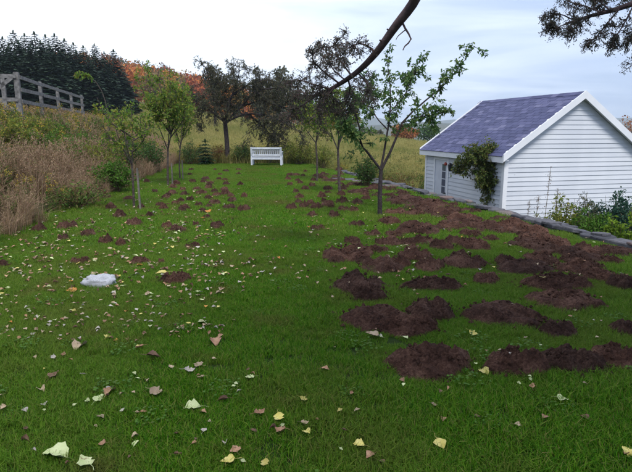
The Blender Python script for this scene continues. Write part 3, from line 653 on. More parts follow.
bough(bough1, .085, .018, [sd([(376, 53), (366, 45), (356, 44), (346, 50), (338, 60)], 6.6, 6.5, .012), sd([(352, 76), (340, 60), (335, 45), (345, 34)], 6.8, 7.0, .012), sd([(340, 84), (322, 70), (312, 58), (322, 46)], 6.95, 6.6, .012),
      sd([(336, 86), (326, 97), (322, 106), (316, 114)], 7.0, 6.8, .012), sd([(348, 79), (350, 90), (346, 102), (350, 110)], 6.9, 7.2, .012), sd([(330, 89), (312, 84), (298, 80), (286, 84)], 7.05, 7.2, .012), sd([(316, 96), (304, 104), (294, 112), (286, 118)], 7.2, 7.0, .012),
      sd([(357, 72), (366, 82), (370, 92), (368, 100)], 6.8, 6.5, .012), sd([(330, 90), (334, 100), (332, 108), (338, 114)], 7.05, 7.6, .012), sd([(326, 92), (310, 96), (302, 92), (296, 96)], 7.1, 7.7, .01),
      sd([(345, 80), (332, 68), (328, 56), (318, 40)], 6.9, 7.4, .01)], 52, 26, .20, 9, .024, [(at(391, 32, 6.45), at(387, 29, 6.42)), (at(384, 42, 6.5), at(379.5, 40, 6.48))], .93)
# bare crooked twig under the bough
q = MB(); q.tube(smooth(poly([(400, 17), (405, 28), (411, 39), (405, 46), (403, 50)], 6.35, 6.2), 9), np.linspace(.014, .005, 9), 6); q.tube(smooth(poly([(405, 30), (398, 36), (396, 40)], 6.3, 6.3), 5), np.linspace(.007, .003, 5), 5); fixpar(q.obj('twig', M_bough, smooth=True), root, tb)
bough(bough2, .05, .01, [sd([(590, 16), (575, 20), (560, 14), (545, 17)], 5.6, 5.4, .008), sd([(600, 12), (585, 6), (570, 2), (560, -6)], 5.5, 5.9, .008), sd([(565, 24), (556, 28), (550, 26)], 5.7, 5.7, .006), sd([(620, 8), (605, 26), (595, 38), (586, 44)], 5.5, 5.2, .008),
      sd([(635, 2), (625, 22), (615, 38), (607, 52)], 5.4, 5.2, .008), sd([(650, -5), (640, 20), (632, 35), (626, 44)], 5.4, 5.2, .008), sd([(610, 10), (600, 2), (590, -8)], 5.5, 5.7, .008), sd([(580, 20), (575, 28), (568, 32)], 5.6, 5.3, .006),
      sd([(640, 0), (622, -6), (604, -4)], 5.4, 5.9, .008), sd([(655, -8), (648, 25), (640, 50), (634, 64)], 5.35, 5.2, .008)], 53, 24, .12, 9, .019, (), .6)

# ------------------------------------------------------------------ conifers
def spruce_mesh(seed, H, Rb):
    r_ = np.random.default_rng(seed); lf = MB(); Ps = []; Ds = []; Ls = []
    nz_ = int(H * 4.2)
    for k in range(nz_):
        z = H * (.04 + .95 * k / nz_); rad = Rb * (1 - k / nz_) ** .68 * r_.uniform(.78, 1.15) + .08
        nbn = max(5, int(10 * rad / Rb) + 4); a0 = r_.uniform(0, 6.3)
        for b_ in range(nbn):
            a_ = a0 + b_ * 6.283 / nbn + r_.normal(0, .12); L_ = rad * r_.uniform(.7, 1.12); dirv = np.array([math.cos(a_), math.sin(a_), 0])
            for s_ in np.linspace(.2, 1, max(4, int(L_ * 5.5))):
                p = dirv * L_ * s_ + [0, 0, z - .42 * L_ * s_ ** 1.2 + .12 * L_ * s_ ** 3]
                for sg in (-1, 1):
                    sdv = np.array([-math.sin(a_), math.cos(a_), 0]) * sg; Ps.append(p + r_.normal(0, .03, 3)); Ds.append(dirv * .8 + sdv * .8 + [0, 0, r_.uniform(-.55, .05)]); Ls.append((.30 + .30 * L_ * (1 - .6 * s_)) * min(1, H / 8 + .25) * (.5 + .5 * min(1, 2.2 * (1 - k / nz_))) * r_.uniform(.8, 1.3))
    Ps = np.array(Ps); lf.leaves(Ps, np.array(Ds), r_.normal(0, .3, Ps.shape) + [0, 0, 1], Ls, .62, -.06)
    Pt = np.array([[0, 0, H - .5]] * 6); lf.leaves(Pt, r_.normal(0, .06, (6, 3)) + [0, 0, 1], r_.normal(0, 1, (6, 3)), [.35 + .02 * H] * 6, .2)
    tk = MB(); tk.tube([(0, 0, -.3), (0, 0, H * .5), (0, 0, H * .97)], [H * .014, H * .008, .01], 7)
    return lf, tk
def conifer(lfme, tkme, loc, sc, rz, label, group, name='spruce_tree', cat='tree'):
    r_ = tag(empty(name, loc, rz), label, cat, group); r_.scale = sc
    link('trunk', tkme, r_); link('crown', lfme, r_); return r_
SPR = []
for k in range(3): lf, tk = spruce_mesh(60 + k, 10, 2.3); SPR.append((lf.mesh('crown', M_needle), tk.mesh('trunk', M_bark_dark, True)))
sps = [(-12, 32, 62), (2, 36, 60), (13, 30, 64), (24, 33, 66), (34, 31, 63), (45, 34, 68), (54, 33, 65), (64, 38, 67), (73, 42, 70), (83, 45, 68), (94, 43, 72), (104, 51, 74), (113, 49, 73), (123, 68, 76), (30, 44, 58), (60, 50, 60), (88, 56, 64), (8, 46, 57), (40, 40, 61), (76, 50, 63), (18, 40, 60), (107, 60, 68), (50, 46, 58), (-4, 42, 58)]
ords = ['leftmost, cut by the picture edge', 'second', 'third', 'fourth', 'fifth', 'sixth', 'seventh', 'eighth', 'ninth', 'tenth', 'eleventh', 'twelfth', 'thirteenth', 'rightmost and shortest']
for k, (px, py, Yd) in enumerate(sps):
    p = at(px, py, Yd); z0 = hz(p[0], p[1]) - .2; H = p[2] - z0
    lab = f'dark spruce in the back row, {ords[k]} on the skyline' + ('' if k in (0, 13) else ' from the left') if k < 14 else ['lower dark spruce in front of the row above the fence end', 'lower dark spruce in front, right of the fence', 'lower dark spruce in front, near the row right end', 'lower dark spruce in front above the fence brace', 'mid height dark spruce between the front spruce and fence end', 'lower dark spruce between the two right front ones', 'mid height dark spruce above the second fence post', 'lowest dark spruce at the right end of the stand', 'lower dark spruce over the middle of the fence rails', 'lower dark spruce at the left picture edge'][k - 14]
    conifer(*SPR[k % 3], (p[0], p[1], z0), (H / 10 * (1.25 + .25 * ((k * 7) % 5) / 4), H / 10 * 1.35, H / 10), k * 1.3, lab, 'dark spruces behind the fence')
lf, tk = spruce_mesh(77, 2, .62); lfm, tkm = lf.mesh('crown', M_needle2), tk.mesh('trunk', M_bark_dark)
p = g(206, 165); conifer(lfm, tkm, (p[0], p[1], 0), (.68, .68, .66), 0, 'small dark green spruce shrub at the back edge of the lawn', None, 'small_spruce', 'shrub')

# ------------------------------------------------------------------ shrubs
def shrub(name, label, base, wid, Ht, lm, seed, n=900, size=.06, stems=14, cat='shrub', group=None, lw=.5, open_=.25, lean=0):
    r_ = np.random.default_rng(seed); base = np.array(base); root = tag(empty(name, base), label, cat, group); st = MB(); tw = []
    for k in range(stems):
        a_ = k * 2.4 + r_.uniform(-.3, .3); rr = wid / 2 * math.sqrt((k + .5) / stems); hh = Ht * (1 - .45 * (rr / (wid / 2)) ** 2) * r_.uniform(.8, 1.05)
        e = base + [math.cos(a_) * rr + lean * hh, math.sin(a_) * rr, hh]; m_ = base + [math.cos(a_) * rr * .5, math.sin(a_) * rr * .5, hh * .55]
        c = smooth([base + [math.cos(a_) * .04, math.sin(a_) * .04, -.05], m_, e], 6); st.tube(c, np.linspace(.012, .003, 6), 4, cap=False); tw.append(c)
        tw += twigs_on(c, r_, 5, .3 * min(wid, Ht), .25, .3, .9)
    for c in tw: st.tube(c, np.linspace(.005, .0015, len(c)), 3, cap=False)
    fixpar(st.obj('stems', M_stem), root, base)
    P, D, Nn, L = leaf_cloud(tw, r_, max(3, n // len(tw)), size, jitter=.04 * wid, hang=.15, t0=open_); lf = MB(); lf.leaves(P, D, Nn, L, lw); fixpar(lf.obj('foliage', lm), root, base)
    return root
def gz(px, py):
    p = g(px, py); return np.array([p[0], p[1], 0.0])
def az(px, Yd): p = at(px, 150, Yd); return np.array([p[0], p[1], hz(p[0], p[1])])
shrub('round_bush', 'dense round green bush behind the forked young tree by grey slabs', gz(366, 187), .85, .95, M_bushd, 81, 2200, .06, 24)
shrub('bush', 'dark green bush directly left of the white bench', gz(242, 164), 1.2, 1.0, M_bushd, 82, 1900, .07, 22)
shrub('bush', 'reddish brown bush between the old tree and small spruce', gz(219, 164), .85, .95, M_bushr, 83, 1000, .07, 16)
shrub('bush', 'dark green bush left of the small spruce', gz(190, 165), 1.2, 1.15, M_bushd, 84, 1500, .07, 20)
shrub('bush', 'broad yellow green bush just right of the white bench', gz(299, 165), 1.7, 1.25, M_bushy, 85, 2400, .075, 26)
shrub('bush', 'green bush between bench bush and slim young tree', gz(322, 169), 1.3, 1.0, M_bushy, 86, 1700, .07, 22)
shrub('bush', 'yellowish leafy weeds peeking over the back of the bench', az(274, 27.5), 1.3, 1.0, M_bushy, 87, 1000, .07, 16)
shrub('bush', 'low dark bush at the foot of the left bank behind the green trees', az(150, 21), 1.5, 1.3, M_bushd, 88, 1700, .08, 22)
shrub('bush', 'low green leafy bramble clump low in the dry grass at left', az(72, 11.6), 1.5, .5, M_weed, 89, 1500, .07, 24)
shrub('bush', 'bright green weedy clump below the fence post', az(46, 15.5), 2.0, 1.1, M_bright, 90, 2400, .08, 26)
shrub('bush', 'brown reedy bush beyond the slabs at the meadow edge', az(398, 23), 1.9, 1.2, M_bushr, 91, 900, .07, 24)
shrub('bush', 'olive bush at the meadow edge right of the slim young tree', az(350, 24), 1.6, 1.3, M_bushy, 92, 1600, .075, 22)
for k, (px, Yd, w_, h_, mt_, lab) in enumerate([(28, 17.5, 2.2, 1.0, M_bushy, 'yellow green bush on the bank just before the fence'), (66, 18, 2.2, 1.05, M_bright, 'green bush on the bank under the fence end'), (98, 17, 1.9, 1.2, M_bushy, 'yellow green bush on the bank below the arching shoot'),
        (120, 18.5, 1.8, 1.4, M_bushd, 'dark green bush on the bank behind the sparse staked tree'), (8, 15, 1.8, .95, M_bushy, 'yellow green bush on the bank at the left picture edge'), (140, 22, 1.8, 1.5, M_bushy, 'yellow green bush at the bank foot behind the dark one'), (113, 14.5, 1.2, .9, M_bright, 'small green bush in dry grass left of the sparse tree')]):
    shrub('bush', lab, az(px, Yd), w_, h_, mt_, 700 + k, 2200, .085, 26)
# climbing shrub on the shed's side wall
rc = np.random.default_rng(93); cx, cy = uv2xy(SH_U + .75, SH_V - .3); cb = np.array([cx, cy, SH_Z])
CB = [smooth([cb + [.02 * k, .03 * k, -.05], at(496 + (k - 2) * 2.5, 200, cy), at(496 + (k - 2) * 6, 180, cy - .1)], 7) for k in range(5)]
CB += [smooth([at(490, 185, cy), at(480, 168, cy + .3), at(469, 163, cy + .6), at(462, 172, cy + .7)], 8), smooth([at(493, 185, cy), at(488, 168, cy), at(478, 157, cy + .2), at(468, 158, cy + .4)], 8), smooth([at(496, 185, cy), at(496, 168, cy - .1), at(490, 157, cy - .1)], 8),
       smooth([at(496, 182, cy), at(493, 172, cy), at(497, 162, cy)], 8), smooth([at(496, 190, cy), at(493, 186, cy), at(499, 180, cy)], 8), smooth([at(493, 170, cy), at(494, 160, cy), at(486, 153, cy)], 8)]
tree('climbing_shrub', 'leafy climbing shrub arching over the side wall of the shed', CB, [(.02, .012)] * 5 + [(.012, .004)] * 6, leafmat('climber_leaf', [(.05, .09, .022), (.09, .14, .03), (.17, .19, .045), (.06, .09, .035), (.21, .17, .055)], .4), M_bark_dark, rc, 40, .5, 13, .085, cat='shrub', t0=.2, sub=2, spread=.8)
# plants between the wall and the gable
def zr(px, Yd): p = at(px, 220, Yd); return np.array([p[0], p[1], hz(p[0], p[1])])
shrub('bush', 'dark blue green bush against the shed gable at right edge', zr(613, 11.6), 1.35, 1.72, M_bluebush, 101, 11000, .08, 48)
shrub('bush', 'bright green bush in front of the blue green one', zr(594, 10.8), 1.0, 1.5, M_bright, 102, 6500, .07, 34)
shrub('tall_weed', 'loose leafy grey green weeds right of the thin tall stalk', zr(564, 11.4), 1.0, 1.8, M_bushy, 103, 3000, .07, 22)
shrub('tall_weed', 'sparse bushy weed before the gable left of the blue green bush', zr(582, 11.6), .8, 1.8, M_greyg, 104, 2400, .06, 20)
for k, (px, Yd, hh) in enumerate([(611, 9.5, 1.72), (620, 9.3, 1.76), (629, 9.1, 1.84)]):
    shrub('lime_plant', f'lime green upright plant by the stone wall, {["leftmost", "middle", "rightmost"][k]} of three', zr(px, Yd), .26, hh, M_lime, 110 + k, 900, .08, 9, 'plant', 'lime green plants by the wall', open_=.5)
def stalk(label, px, topy, Yd, lean, seed, leafy=40):
    r_ = np.random.default_rng(seed); b_ = zr(px, Yd); tp = at(px + lean, topy, Yd)
    l = smooth([b_ - [0, 0, .05], (b_ + tp) / 2 + r_.normal(0, .03, 3), tp], 9)
    tree('dry_stalk', label, [l], [(.009, .004)], M_bushr, M_stem, r_, leafy, .09, 2, .03, cat='plant', t0=.35, sub=0, trunk_n=5)
stalk('tall thin dry stalk standing before the shed gable', 543, 166, 12, 8, 121, 30); stalk('short dry flower stalk near the shed corner, left of two', 529, 200, 11.8, 1, 122); stalk('short dry flower stalk near the shed corner, right of two', 536, 196, 11.8, 3, 123)
stalk('thin bent stalk beside the tall dry one', 552, 190, 11.8, 6, 124)

# ------------------------------------------------------------------ far trees
def far_tree(name, label, px, topy, Yd, wpx, lm, seed, n=900, size=.45, group=None, sq=.62):
    r_ = np.random.default_rng(seed); p = at(px, topy, Yd); z0 = hz(p[0], p[1]); H = p[2] - z0; wd = wpx / FPX * Yd / 2; base = (p[0], p[1], z0)
    root = tag(empty(name, base), label, 'tree', group); tk = MB(); tk.tube([(0, 0, -.3), (.05, 0, H * .4), (0, .05, H * .8)], [H * .022, H * .015, .02], 7)
    for k in range(7):
        a_ = k * 2.4; tk.tube([(0, 0, H * .3 + k * .05 * H), (math.cos(a_) * wd * .4, math.sin(a_) * wd * .4, H * .55 + k * .04 * H), (math.cos(a_) * wd * .7, math.sin(a_) * wd * .7, H * .7 + k * .03 * H)], [H * .01, H * .006, .015], 5)
    tk.obj('trunk', M_bark_dark, root, True); lf = MB(); blob_crown(lf, r_, (0, 0, H * (1 - sq / 2) * .98), wd, H * sq / 2 * 1.02, n, size, 0, 11); lf.obj('crown', lm, root); return root
far_tree('autumn_tree', 'round orange autumn tree across the meadow left of the shed', 402, 124, 118, 32, M_orange, 131, 1500, .55, sq=.85)
far_tree('autumn_tree', 'small crimson tree beside the orange one at the shed eave', 414, 142, 112, 11, M_crimson, 132, 500, .35, sq=.9)
far_tree('green_tree', 'green tree just behind the left end of the shed roof', 430, 121, 125, 26, M_bushd, 133, 1100, .5, sq=.85)
far_tree('green_tree', 'dark olive tree beyond the meadow behind the forked young tree', 372, 128, 122, 30, M_greyg, 134, 1100, .5, sq=.85)
far_tree('green_tree', 'olive tree beyond the meadow behind the slim young tree', 345, 116, 120, 36, M_greyg, 135, 1300, .5, sq=.85)
far_tree('grey_tree', 'pale grey green tree with feathery top, left of two over the bench', 258, 72, 78, 24, M_greyg, 136, 1100, .42, sq=.8)
far_tree('grey_tree', 'pale grey green tree with feathery top, right of two over the bench', 282, 68, 82, 26, M_greyg, 137, 1200, .42, sq=.8)
far_tree('grey_tree', 'grey green tree behind the hanging bough, right of the bench', 305, 80, 88, 34, M_greyg, 138, 1300, .45, sq=.85)
far_tree('grey_tree', 'grey green thin tree rising behind the old tree top', 213, 62, 70, 20, M_greyg, 139, 700, .36, sq=.7)
far_tree('autumn_tree', 'orange tree over the right end of the shed roof', 628, 116, 150, 30, M_orange, 140, 900, .6, sq=.8)
# woods on the left hill: reads as one mass
wm = leafmat('hill_wood_leaf', [(.1, .1, .1)], .15, .8); t = wm.node_tree
at_ = N(t, 'ShaderNodeAttribute'); at_.attribute_name = 'tint'
hv = N(t, 'ShaderNodeHueSaturation'); t.links.new(at_.outputs['Color'], hv.inputs['Color']); t.links.new(math_node(t, 'ADD', math_node(t, 'MULTIPLY', island_rand(t), .6), .7), hv.inputs['Value'])
for n in t.nodes:
    if n.type == 'BSDF_PRINCIPLED': t.links.new(hv.outputs[0], n.inputs['Base Color'])
    if n.type == 'BSDF_TRANSLUCENT': t.links.new(hv.outputs[0], n.inputs['Color'])
rw_ = np.random.default_rng(150); wb = MB(); tints = []; cols = np.array([(.38, .11, .03), (.46, .18, .04), (.30, .08, .03), (.18, .12, .05), (.12, .11, .05), (.08, .11, .035), (.34, .22, .06), (.15, .085, .05)])
cnt = 0
while cnt < 460:
    Yd = rw_.uniform(150, 330); px = rw_.uniform(60, 345); X_ = (px - 316) / FPX * Yd; z0 = hz(X_, Yd)
    if Yd < 150 + 60 * (px > 280): continue
    H = rw_.uniform(7, 12); n = 320; blob_crown(wb, rw_, (X_, Yd, z0 + H * .55), H * rw_.uniform(.32, .42), H * .5, n, 1.0, 0, 9)
    wgt = np.array([2.4, 2.2, 1.6, 1.4, 1.2, 1.2, 1.2, 1.2]); tints.append(np.repeat(cols[rw_.choice(8, p=wgt / wgt.sum())][None] * rw_.uniform(.8, 1.2), n * 4, 0)); cnt += 1
wood = wb.obj('autumn_wood', wm); tn = np.concatenate(tints); tn = np.c_[tn, np.ones(len(tn))]
ca = wood.data.color_attributes.new('tint', 'FLOAT_COLOR', 'POINT'); ca.data.foreach_set('color', tn.astype(np.float32).ravel())
tag(wood, 'rust and orange autumn woods covering the left hillside', 'woods', kind='stuff')

# ------------------------------------------------------------------ earth mounds
def mound_mesh(seed, res=(30, 11), lump=1.0, flat=0.0):  # unit mound: radius 1, height 1 (scaled per mound)
    na, nr = res; r_ = random.Random(seed); off = Vector((seed * 3.7, seed * 1.3, 0)); v = []; 
    for ir in range(1, nr + 1):
        rr = ir / nr
        for ia in range(na):
            a_ = ia * 2 * math.pi / na
            edge = 1 + .30 * mnoise.noise(Vector((math.cos(a_) * 1.3, math.sin(a_) * 1.3, 0)) + off) + .12 * mnoise.noise(Vector((math.cos(a_) * 4, math.sin(a_) * 4, 3)) + off)
            x, y = math.cos(a_) * rr * edge, math.sin(a_) * rr * edge
            prof = (1 - rr ** 3.2) * (1 - flat * (1 - rr) ** 1.5)
            n1 = mnoise.noise(Vector((x * 1.8, y * 1.8, 1)) + off); n2 = mnoise.noise(Vector((x * 5, y * 5, 2)) + off); n3 = mnoise.noise(Vector((x * 13, y * 13, 5)) + off)
            v1 = mnoise.voronoi(Vector((x * 2.6 + .3 * n2, y * 2.6 + .3 * n3, 0)) + off)[0][0]; v2 = mnoise.voronoi(Vector((x * 6.5, y * 6.5, 4)) + off)[0][0]
            z = prof * (.50 + .42 * n1 * lump) + (1 - rr ** 5) * (.42 * max(0, .62 - v1) + .14 * (.5 - v2) + .05 * n3) * lump - .22 * rr ** 5
            v.append((x + .05 * n3, y + .05 * n2, z))
    c = np.mean(np.array(v)[:na], 0); v.append((0, 0, c[2]))
    q = MB(); q.add(v, [(l * na + i, l * na + (i + 1) % na, (l + 1) * na + (i + 1) % na, (l + 1) * na + i)[::-1] for l in range(nr - 1) for i in range(na)])
    q.add(v, [(i, (i + 1) % na, len(v) - 1) for i in range(na)])
    for k in range(60):                                  # crumbs and clods lying on it and round it
        a_ = r_.uniform(0, 6.28); rr = r_.uniform(.25, 1.22); s = r_.uniform(.015, .07) ** 1.0 * lump * (.6 if k % 2 else 1); x, y = math.cos(a_) * rr, math.sin(a_) * rr
        z = max(.0, (1 - rr ** 2.8) * .5) + r_.uniform(.0, .14); pts = [(x + s * dx * r_.uniform(.7, 1.3), y + s * dy * r_.uniform(.7, 1.3), z + s * 2.2 * dz * r_.uniform(.6, 1.2)) for dx, dy, dz in ((1, 0, 0), (0, 1, 0), (-1, 0, 0), (0, -1, 0), (0, 0, 1), (0, 0, -1))]
        q.add(pts, [(0, 1, 4), (1, 2, 4), (2, 3, 4), (3, 0, 4), (1, 0, 5), (2, 1, 5), (3, 2, 5), (0, 3, 5)])
    return q.mesh('earth_mound', M_earth, False)
HI = [mound_mesh(200 + k, (92, 36), 1.05, .7 if k % 3 == 0 else .2) for k in range(14)]
LO = [mound_mesh(240 + k, (26, 9), 1.1, .15) for k in range(10)]
mr = random.Random(77); MOUNDS = []
def mound(px, py, wpx, hpx, label, group, hi=True, name='earth_mound', xy=None):
    p = g(px, py + hpx * .1); Yd = p[1]; w_ = wpx * (1.2 if hi else 1.15) / FPX * math.hypot(Yd, CAM_H) / 2
    y0 = g(px, py + hpx * .45)[1]; y1_ = g(px, py - hpx * .30)[1]; d_ = max(.42 * w_, min((y1_ - y0) / 2 * 1.15, w_ * 1.15)); hh = (min(.8 * w_, .135 + .12 * w_) if hi else min(1.25 * w_, .17)) * mr.uniform(.85, 1.2)
    ms = HI if hi else LO; o = link(name, ms[mr.randrange(len(ms))]); o.location = (p[0], p[1], .012); o.scale = (w_ * .94, d_ * .98, hh); o.rotation_euler = (0, 0, mr.uniform(-.25, .25) + (math.pi if mr.random() < .5 else 0))
    MOUNDS.append((p[0], p[1], max(w_, d_), w_, d_)); tag(o, label, 'earth mound', group); return o
GR = 'dug earth heaps on the right lawn'
big = [(432, 363, 74, 38, 'big dark earth heap nearest the camera, leftmost of the front row'), (516, 365, 62, 28, 'front row earth heap second from the left, crumbly and low'), (571, 364, 66, 28, 'front row earth heap third from the left with broad flat top'), (617, 357, 52, 28, 'front row earth heap cut by the right picture edge'),
       (376, 318, 72, 30, 'wide hollowed earth heap at the left border of the dug patch, second row'), (409, 329, 58, 17, 'low crumbly heap touching the wide hollowed one in the second row'), (430, 311, 46, 27, 'rounded heap right of the wide hollowed one, second row'), (501, 314, 78, 31, 'largest spread of dug earth in the middle of the second row'),
       (557, 331, 34, 16, 'small heap at the right end of the second row spread'), (627, 331, 30, 17, 'small heap at the right edge between front and second rows'), (358, 285, 50, 24, 'tall dark heap at the left border of the dug patch, third row'), (369, 297, 38, 12, 'small low heap in front of the tall third row heap'),
       (430, 288, 66, 11, 'long narrow strip of bare earth in the third row'), (486, 280, 26, 14, 'small pointed heap alone in grass mid patch'), (555, 286, 72, 15, 'long flat sod heap at the right of the third row'), (566, 301, 70, 22, 'broad stepped heap below the long flat sod heap'),
       (348, 254, 52, 20, 'flat heap at the left border of the dug patch, fourth row'), (381, 267, 44, 15, 'low heap right of the fourth row border heap'), (414, 256, 34, 18, 'steep heap in the middle of the fourth row'), (429, 267, 28, 13, 'smaller heap just right of the steep fourth row heap'), (463, 262, 42, 19, 'heap with pale chunk on top in the fourth row'),
       (524, 268, 58, 15, 'long low heap in the right half of the fourth row'), (541, 259, 32, 20, 'tall lumpy heap standing up behind the long low one'), (576, 269, 44, 15, 'dark heap right of the tall lumpy one'), (600, 277, 36, 15, 'dark heap lower right of the fourth row'), (622, 285, 30, 13, 'heap at the right edge in the fourth row')]
for a_ in big: mound(*a_, GR, True, 'earth_heap')
mid = [(388, 243, 30, 11), (422, 242, 28, 10), (472, 246, 34, 13), (491, 240, 16, 8), (534, 240, 26, 10), (553, 244, 34, 13), (585, 252, 30, 11), (560, 252, 26, 10), (574, 262, 26, 11), (420, 231, 46, 11), (389, 222, 24, 15), (462, 219, 36, 15), (508, 228, 46, 11), (356, 226, 18, 7), (352, 243, 18, 7), (318, 230, 17, 6), (353, 211, 13, 5), (341, 203, 12, 5), (405, 201, 40, 9), (428, 205, 38, 9), (440, 213, 30, 9), (415, 214, 22, 8), (407, 244, 22, 9), (395, 236, 22, 8),
       (482, 226, 34, 11), (448, 228, 26, 9), (530, 232, 36, 11), (372, 236, 18, 7), (362, 262, 22, 9), (336, 262, 18, 7), (505, 262, 22, 9), (610, 262, 22, 9), (548, 264, 22, 10), (588, 266, 26, 10), (396, 213, 24, 8), (470, 236, 22, 8), (378, 252, 22, 8), (441, 248, 24, 9), (455, 243, 22, 8), (400, 264, 22, 10)]
short = ['the big nearest heap', 'the second front row heap', 'the third front row heap', 'the front heap at the right edge', 'the wide hollowed heap', 'the low heap touching the hollowed one', 'the rounded second row heap', 'the largest spread of dug earth', 'the small heap ending the second row', 'the small heap at the right edge', 'the tall third row border heap', 'the low heap before the tall border heap', 'the long narrow earth strip', 'the small pointed lone heap', 'the long flat sod heap', 'the broad stepped heap', 'the flat fourth row border heap', 'the low heap beside the border heap', 'the steep mid patch heap', 'the heap beside the steep one', 'the heap with a pale chunk', 'the long low fourth row heap', 'the tall lumpy heap', 'the dark heap beside the lumpy one', 'the dark lower right heap', 'the right edge fourth row heap']
LAND = [(b_[0], b_[1], t_) for b_, t_ in zip(big, short)] + [(380, 215, 'the forked young tree'), (340, 195, 'the slim young tree'), (366, 186, 'the round bush'), (505, 214, 'the shed corner'), (485, 208, 'the climbing shrub'), (440, 197, 'the shed door'), (560, 232, 'the loose weeds at the wall'), (600, 243, 'the blue green bush')]
used = set()
def rel_label(px, py, what, land):
    for d_, lx, ly, t_ in sorted((math.hypot((px - lx) * .7, (py - ly) * 1.6), lx, ly, t_) for lx, ly, t_ in land):
        dx, dy = px - lx, (py - ly) * 2.2
        rel = ('left of' if dx < 0 else 'right of') if abs(dx) > abs(dy) else ('in front of' if dy > 0 else 'behind')
        if (t_, rel) not in used: used.add((t_, rel)); return f'{what} {rel} {t_}'
    return what
for a_ in mid: mound(*a_, rel_label(a_[0], a_[1], 'smaller brown earth heap', LAND), 'smaller heaps of the dug right lawn', True, 'earth_heap')
er = MB()                                                # loose ridge of earth thrown up along the stone wall: one broken mass
for k in range(120):
    u = mr.uniform(5.6, 19.5); v = mr.uniform(4.5, 5.75) + (.08 if u < 10 else 0); x, y = uv2xy(u, v); sc = mr.uniform(.12, .36); me = LO[mr.randrange(10)]; a_ = A + mr.uniform(-.5, .5); hh = mr.uniform(.09, .17)
    vv = np.array([q_.co for q_ in me.vertices]) * [sc, sc * mr.uniform(.6, 1), hh]; xx = vv[:, 0] * math.cos(a_) - vv[:, 1] * math.sin(a_); yy = vv[:, 0] * math.sin(a_) + vv[:, 1] * math.cos(a_); vv = np.stack([xx + x, yy + y, vv[:, 2]], 1)
    f3 = [tuple(f.vertices) for f in me.polygons if len(f.vertices) == 3]; f4 = [tuple(f.vertices) for f in me.polygons if len(f.vertices) == 4]
    er.add(vv, f4); er.n -= len(vv); er.v.pop(); er.add(vv, f3); MOUNDS.append((x, y, sc, sc, sc))
tag(er.obj('earth_ridge', M_earth), 'broken ridge of reddish brown dug earth along the stone wall', 'earth', kind='stuff')
GL = 'molehills on the left lawn'
leftm = [(80, 262, 17, 12, 'dark pointed molehill above the white rock'), (140, 263, 18, 8, 'molehill with an orange leaf beside it right of the white rock'), (177, 281, 29, 11, 'largest hollowed molehill right of the white rock, nearest on the left lawn'), (192, 247, 17, 9, 'molehill left of the plain green strip, behind the largest one'), (3, 266, 16, 10, 'molehill cut by the left picture edge'),
         (178, 231, 17, 8, 'rounded molehill behind the pair left of the plain strip'), (84, 207, 14, 7, 'molehill close to the dry grass, furthest left of its row')]
for a_ in leftm: mound(*a_, GL, True, 'molehill')
LANDL = [(80, 262, 'the dark pointed molehill'), (140, 263, 'the molehill with the orange leaf'), (177, 281, 'the largest hollowed molehill'), (192, 247, 'the molehill beside the plain strip'), (178, 231, 'the rounded molehill'), (84, 207, 'the molehill by the dry grass'), (100, 283, 'the white rock'), (134, 209, 'the sparse staked tree'), (141, 210, 'the leaning stake'), (168, 186, 'the bushy bright green tree'), (180, 179, 'the small tree behind the bushy one'), (206, 165, 'the small spruce shrub'), (227, 164, 'the old gnarled tree'), (73, 200, 'the low bramble clump'), (3, 266, 'the molehill at the left edge'), (208, 213, 'the bright orange leaf'), (266, 166, 'the white bench'), (40, 225, 'the dry grass edge')]
for (px, py, w_) in [(167, 227, 12), (218, 227, 14), (134, 225, 16), (106, 243, 15), (121, 245, 12), (88, 236, 17), (64, 240, 11), (120, 217, 13), (111, 209, 12), (128, 200, 10), (164, 209, 10), (168, 197, 9), (190, 201, 9), (182, 211, 10), (207, 218, 9), (208, 199, 9), (209, 208, 9), (231, 197, 8), (147, 183, 8), (107, 198, 9), (204, 183, 7), (209, 187, 8), (197, 190, 9), (219, 180, 7), (161, 264, 9), (68, 227, 22), (40, 231, 14), (224, 191, 8), (216, 196, 8), (150, 217, 10), (141, 208, 9), (176, 204, 9), (196, 226, 9), (155, 193, 8), (183, 191, 8)]:
    mound(px, py, w_, w_ * .5, rel_label(px, py, 'small brown molehill', LANDL), 'small molehills on the left lawn', False, 'molehill')
far_seen = []
for k in range(190):
    py = mr.uniform(169, 212); px = mr.choice([mr.uniform(150 + (206 - py) * .9, 240), mr.uniform(190, 246), mr.uniform(288, 345), mr.uniform(300, 372)])
    if abs(px - 266) < 18 and py < 172 or any(abs(px - a_) < 11 and abs(py - b_) < 3.6 for a_, b_ in far_seen): continue
    far_seen.append((px, py))
    mound(px, py, (5.0 + (py - 168) * .15) * mr.uniform(.8, 1.4), 3, 'tiny brown molehill on the far part of the lawn', 'tiny far molehills', False, 'molehill')
for (px, py, w_, h_) in [(296, 176, 9, 4), (305, 190, 10, 5), (322, 198, 11, 5), (334, 217, 13, 5), (300, 184, 8, 4), (288, 180, 8, 3), (310, 205, 11, 5), (328, 190, 10, 4), (345, 188, 10, 4), (312, 216, 11, 5), (330, 208, 10, 5)]:
    mound(px, py, w_, h_, 'tiny brown molehill on the far part of the lawn', 'tiny far molehills', False, 'molehill')
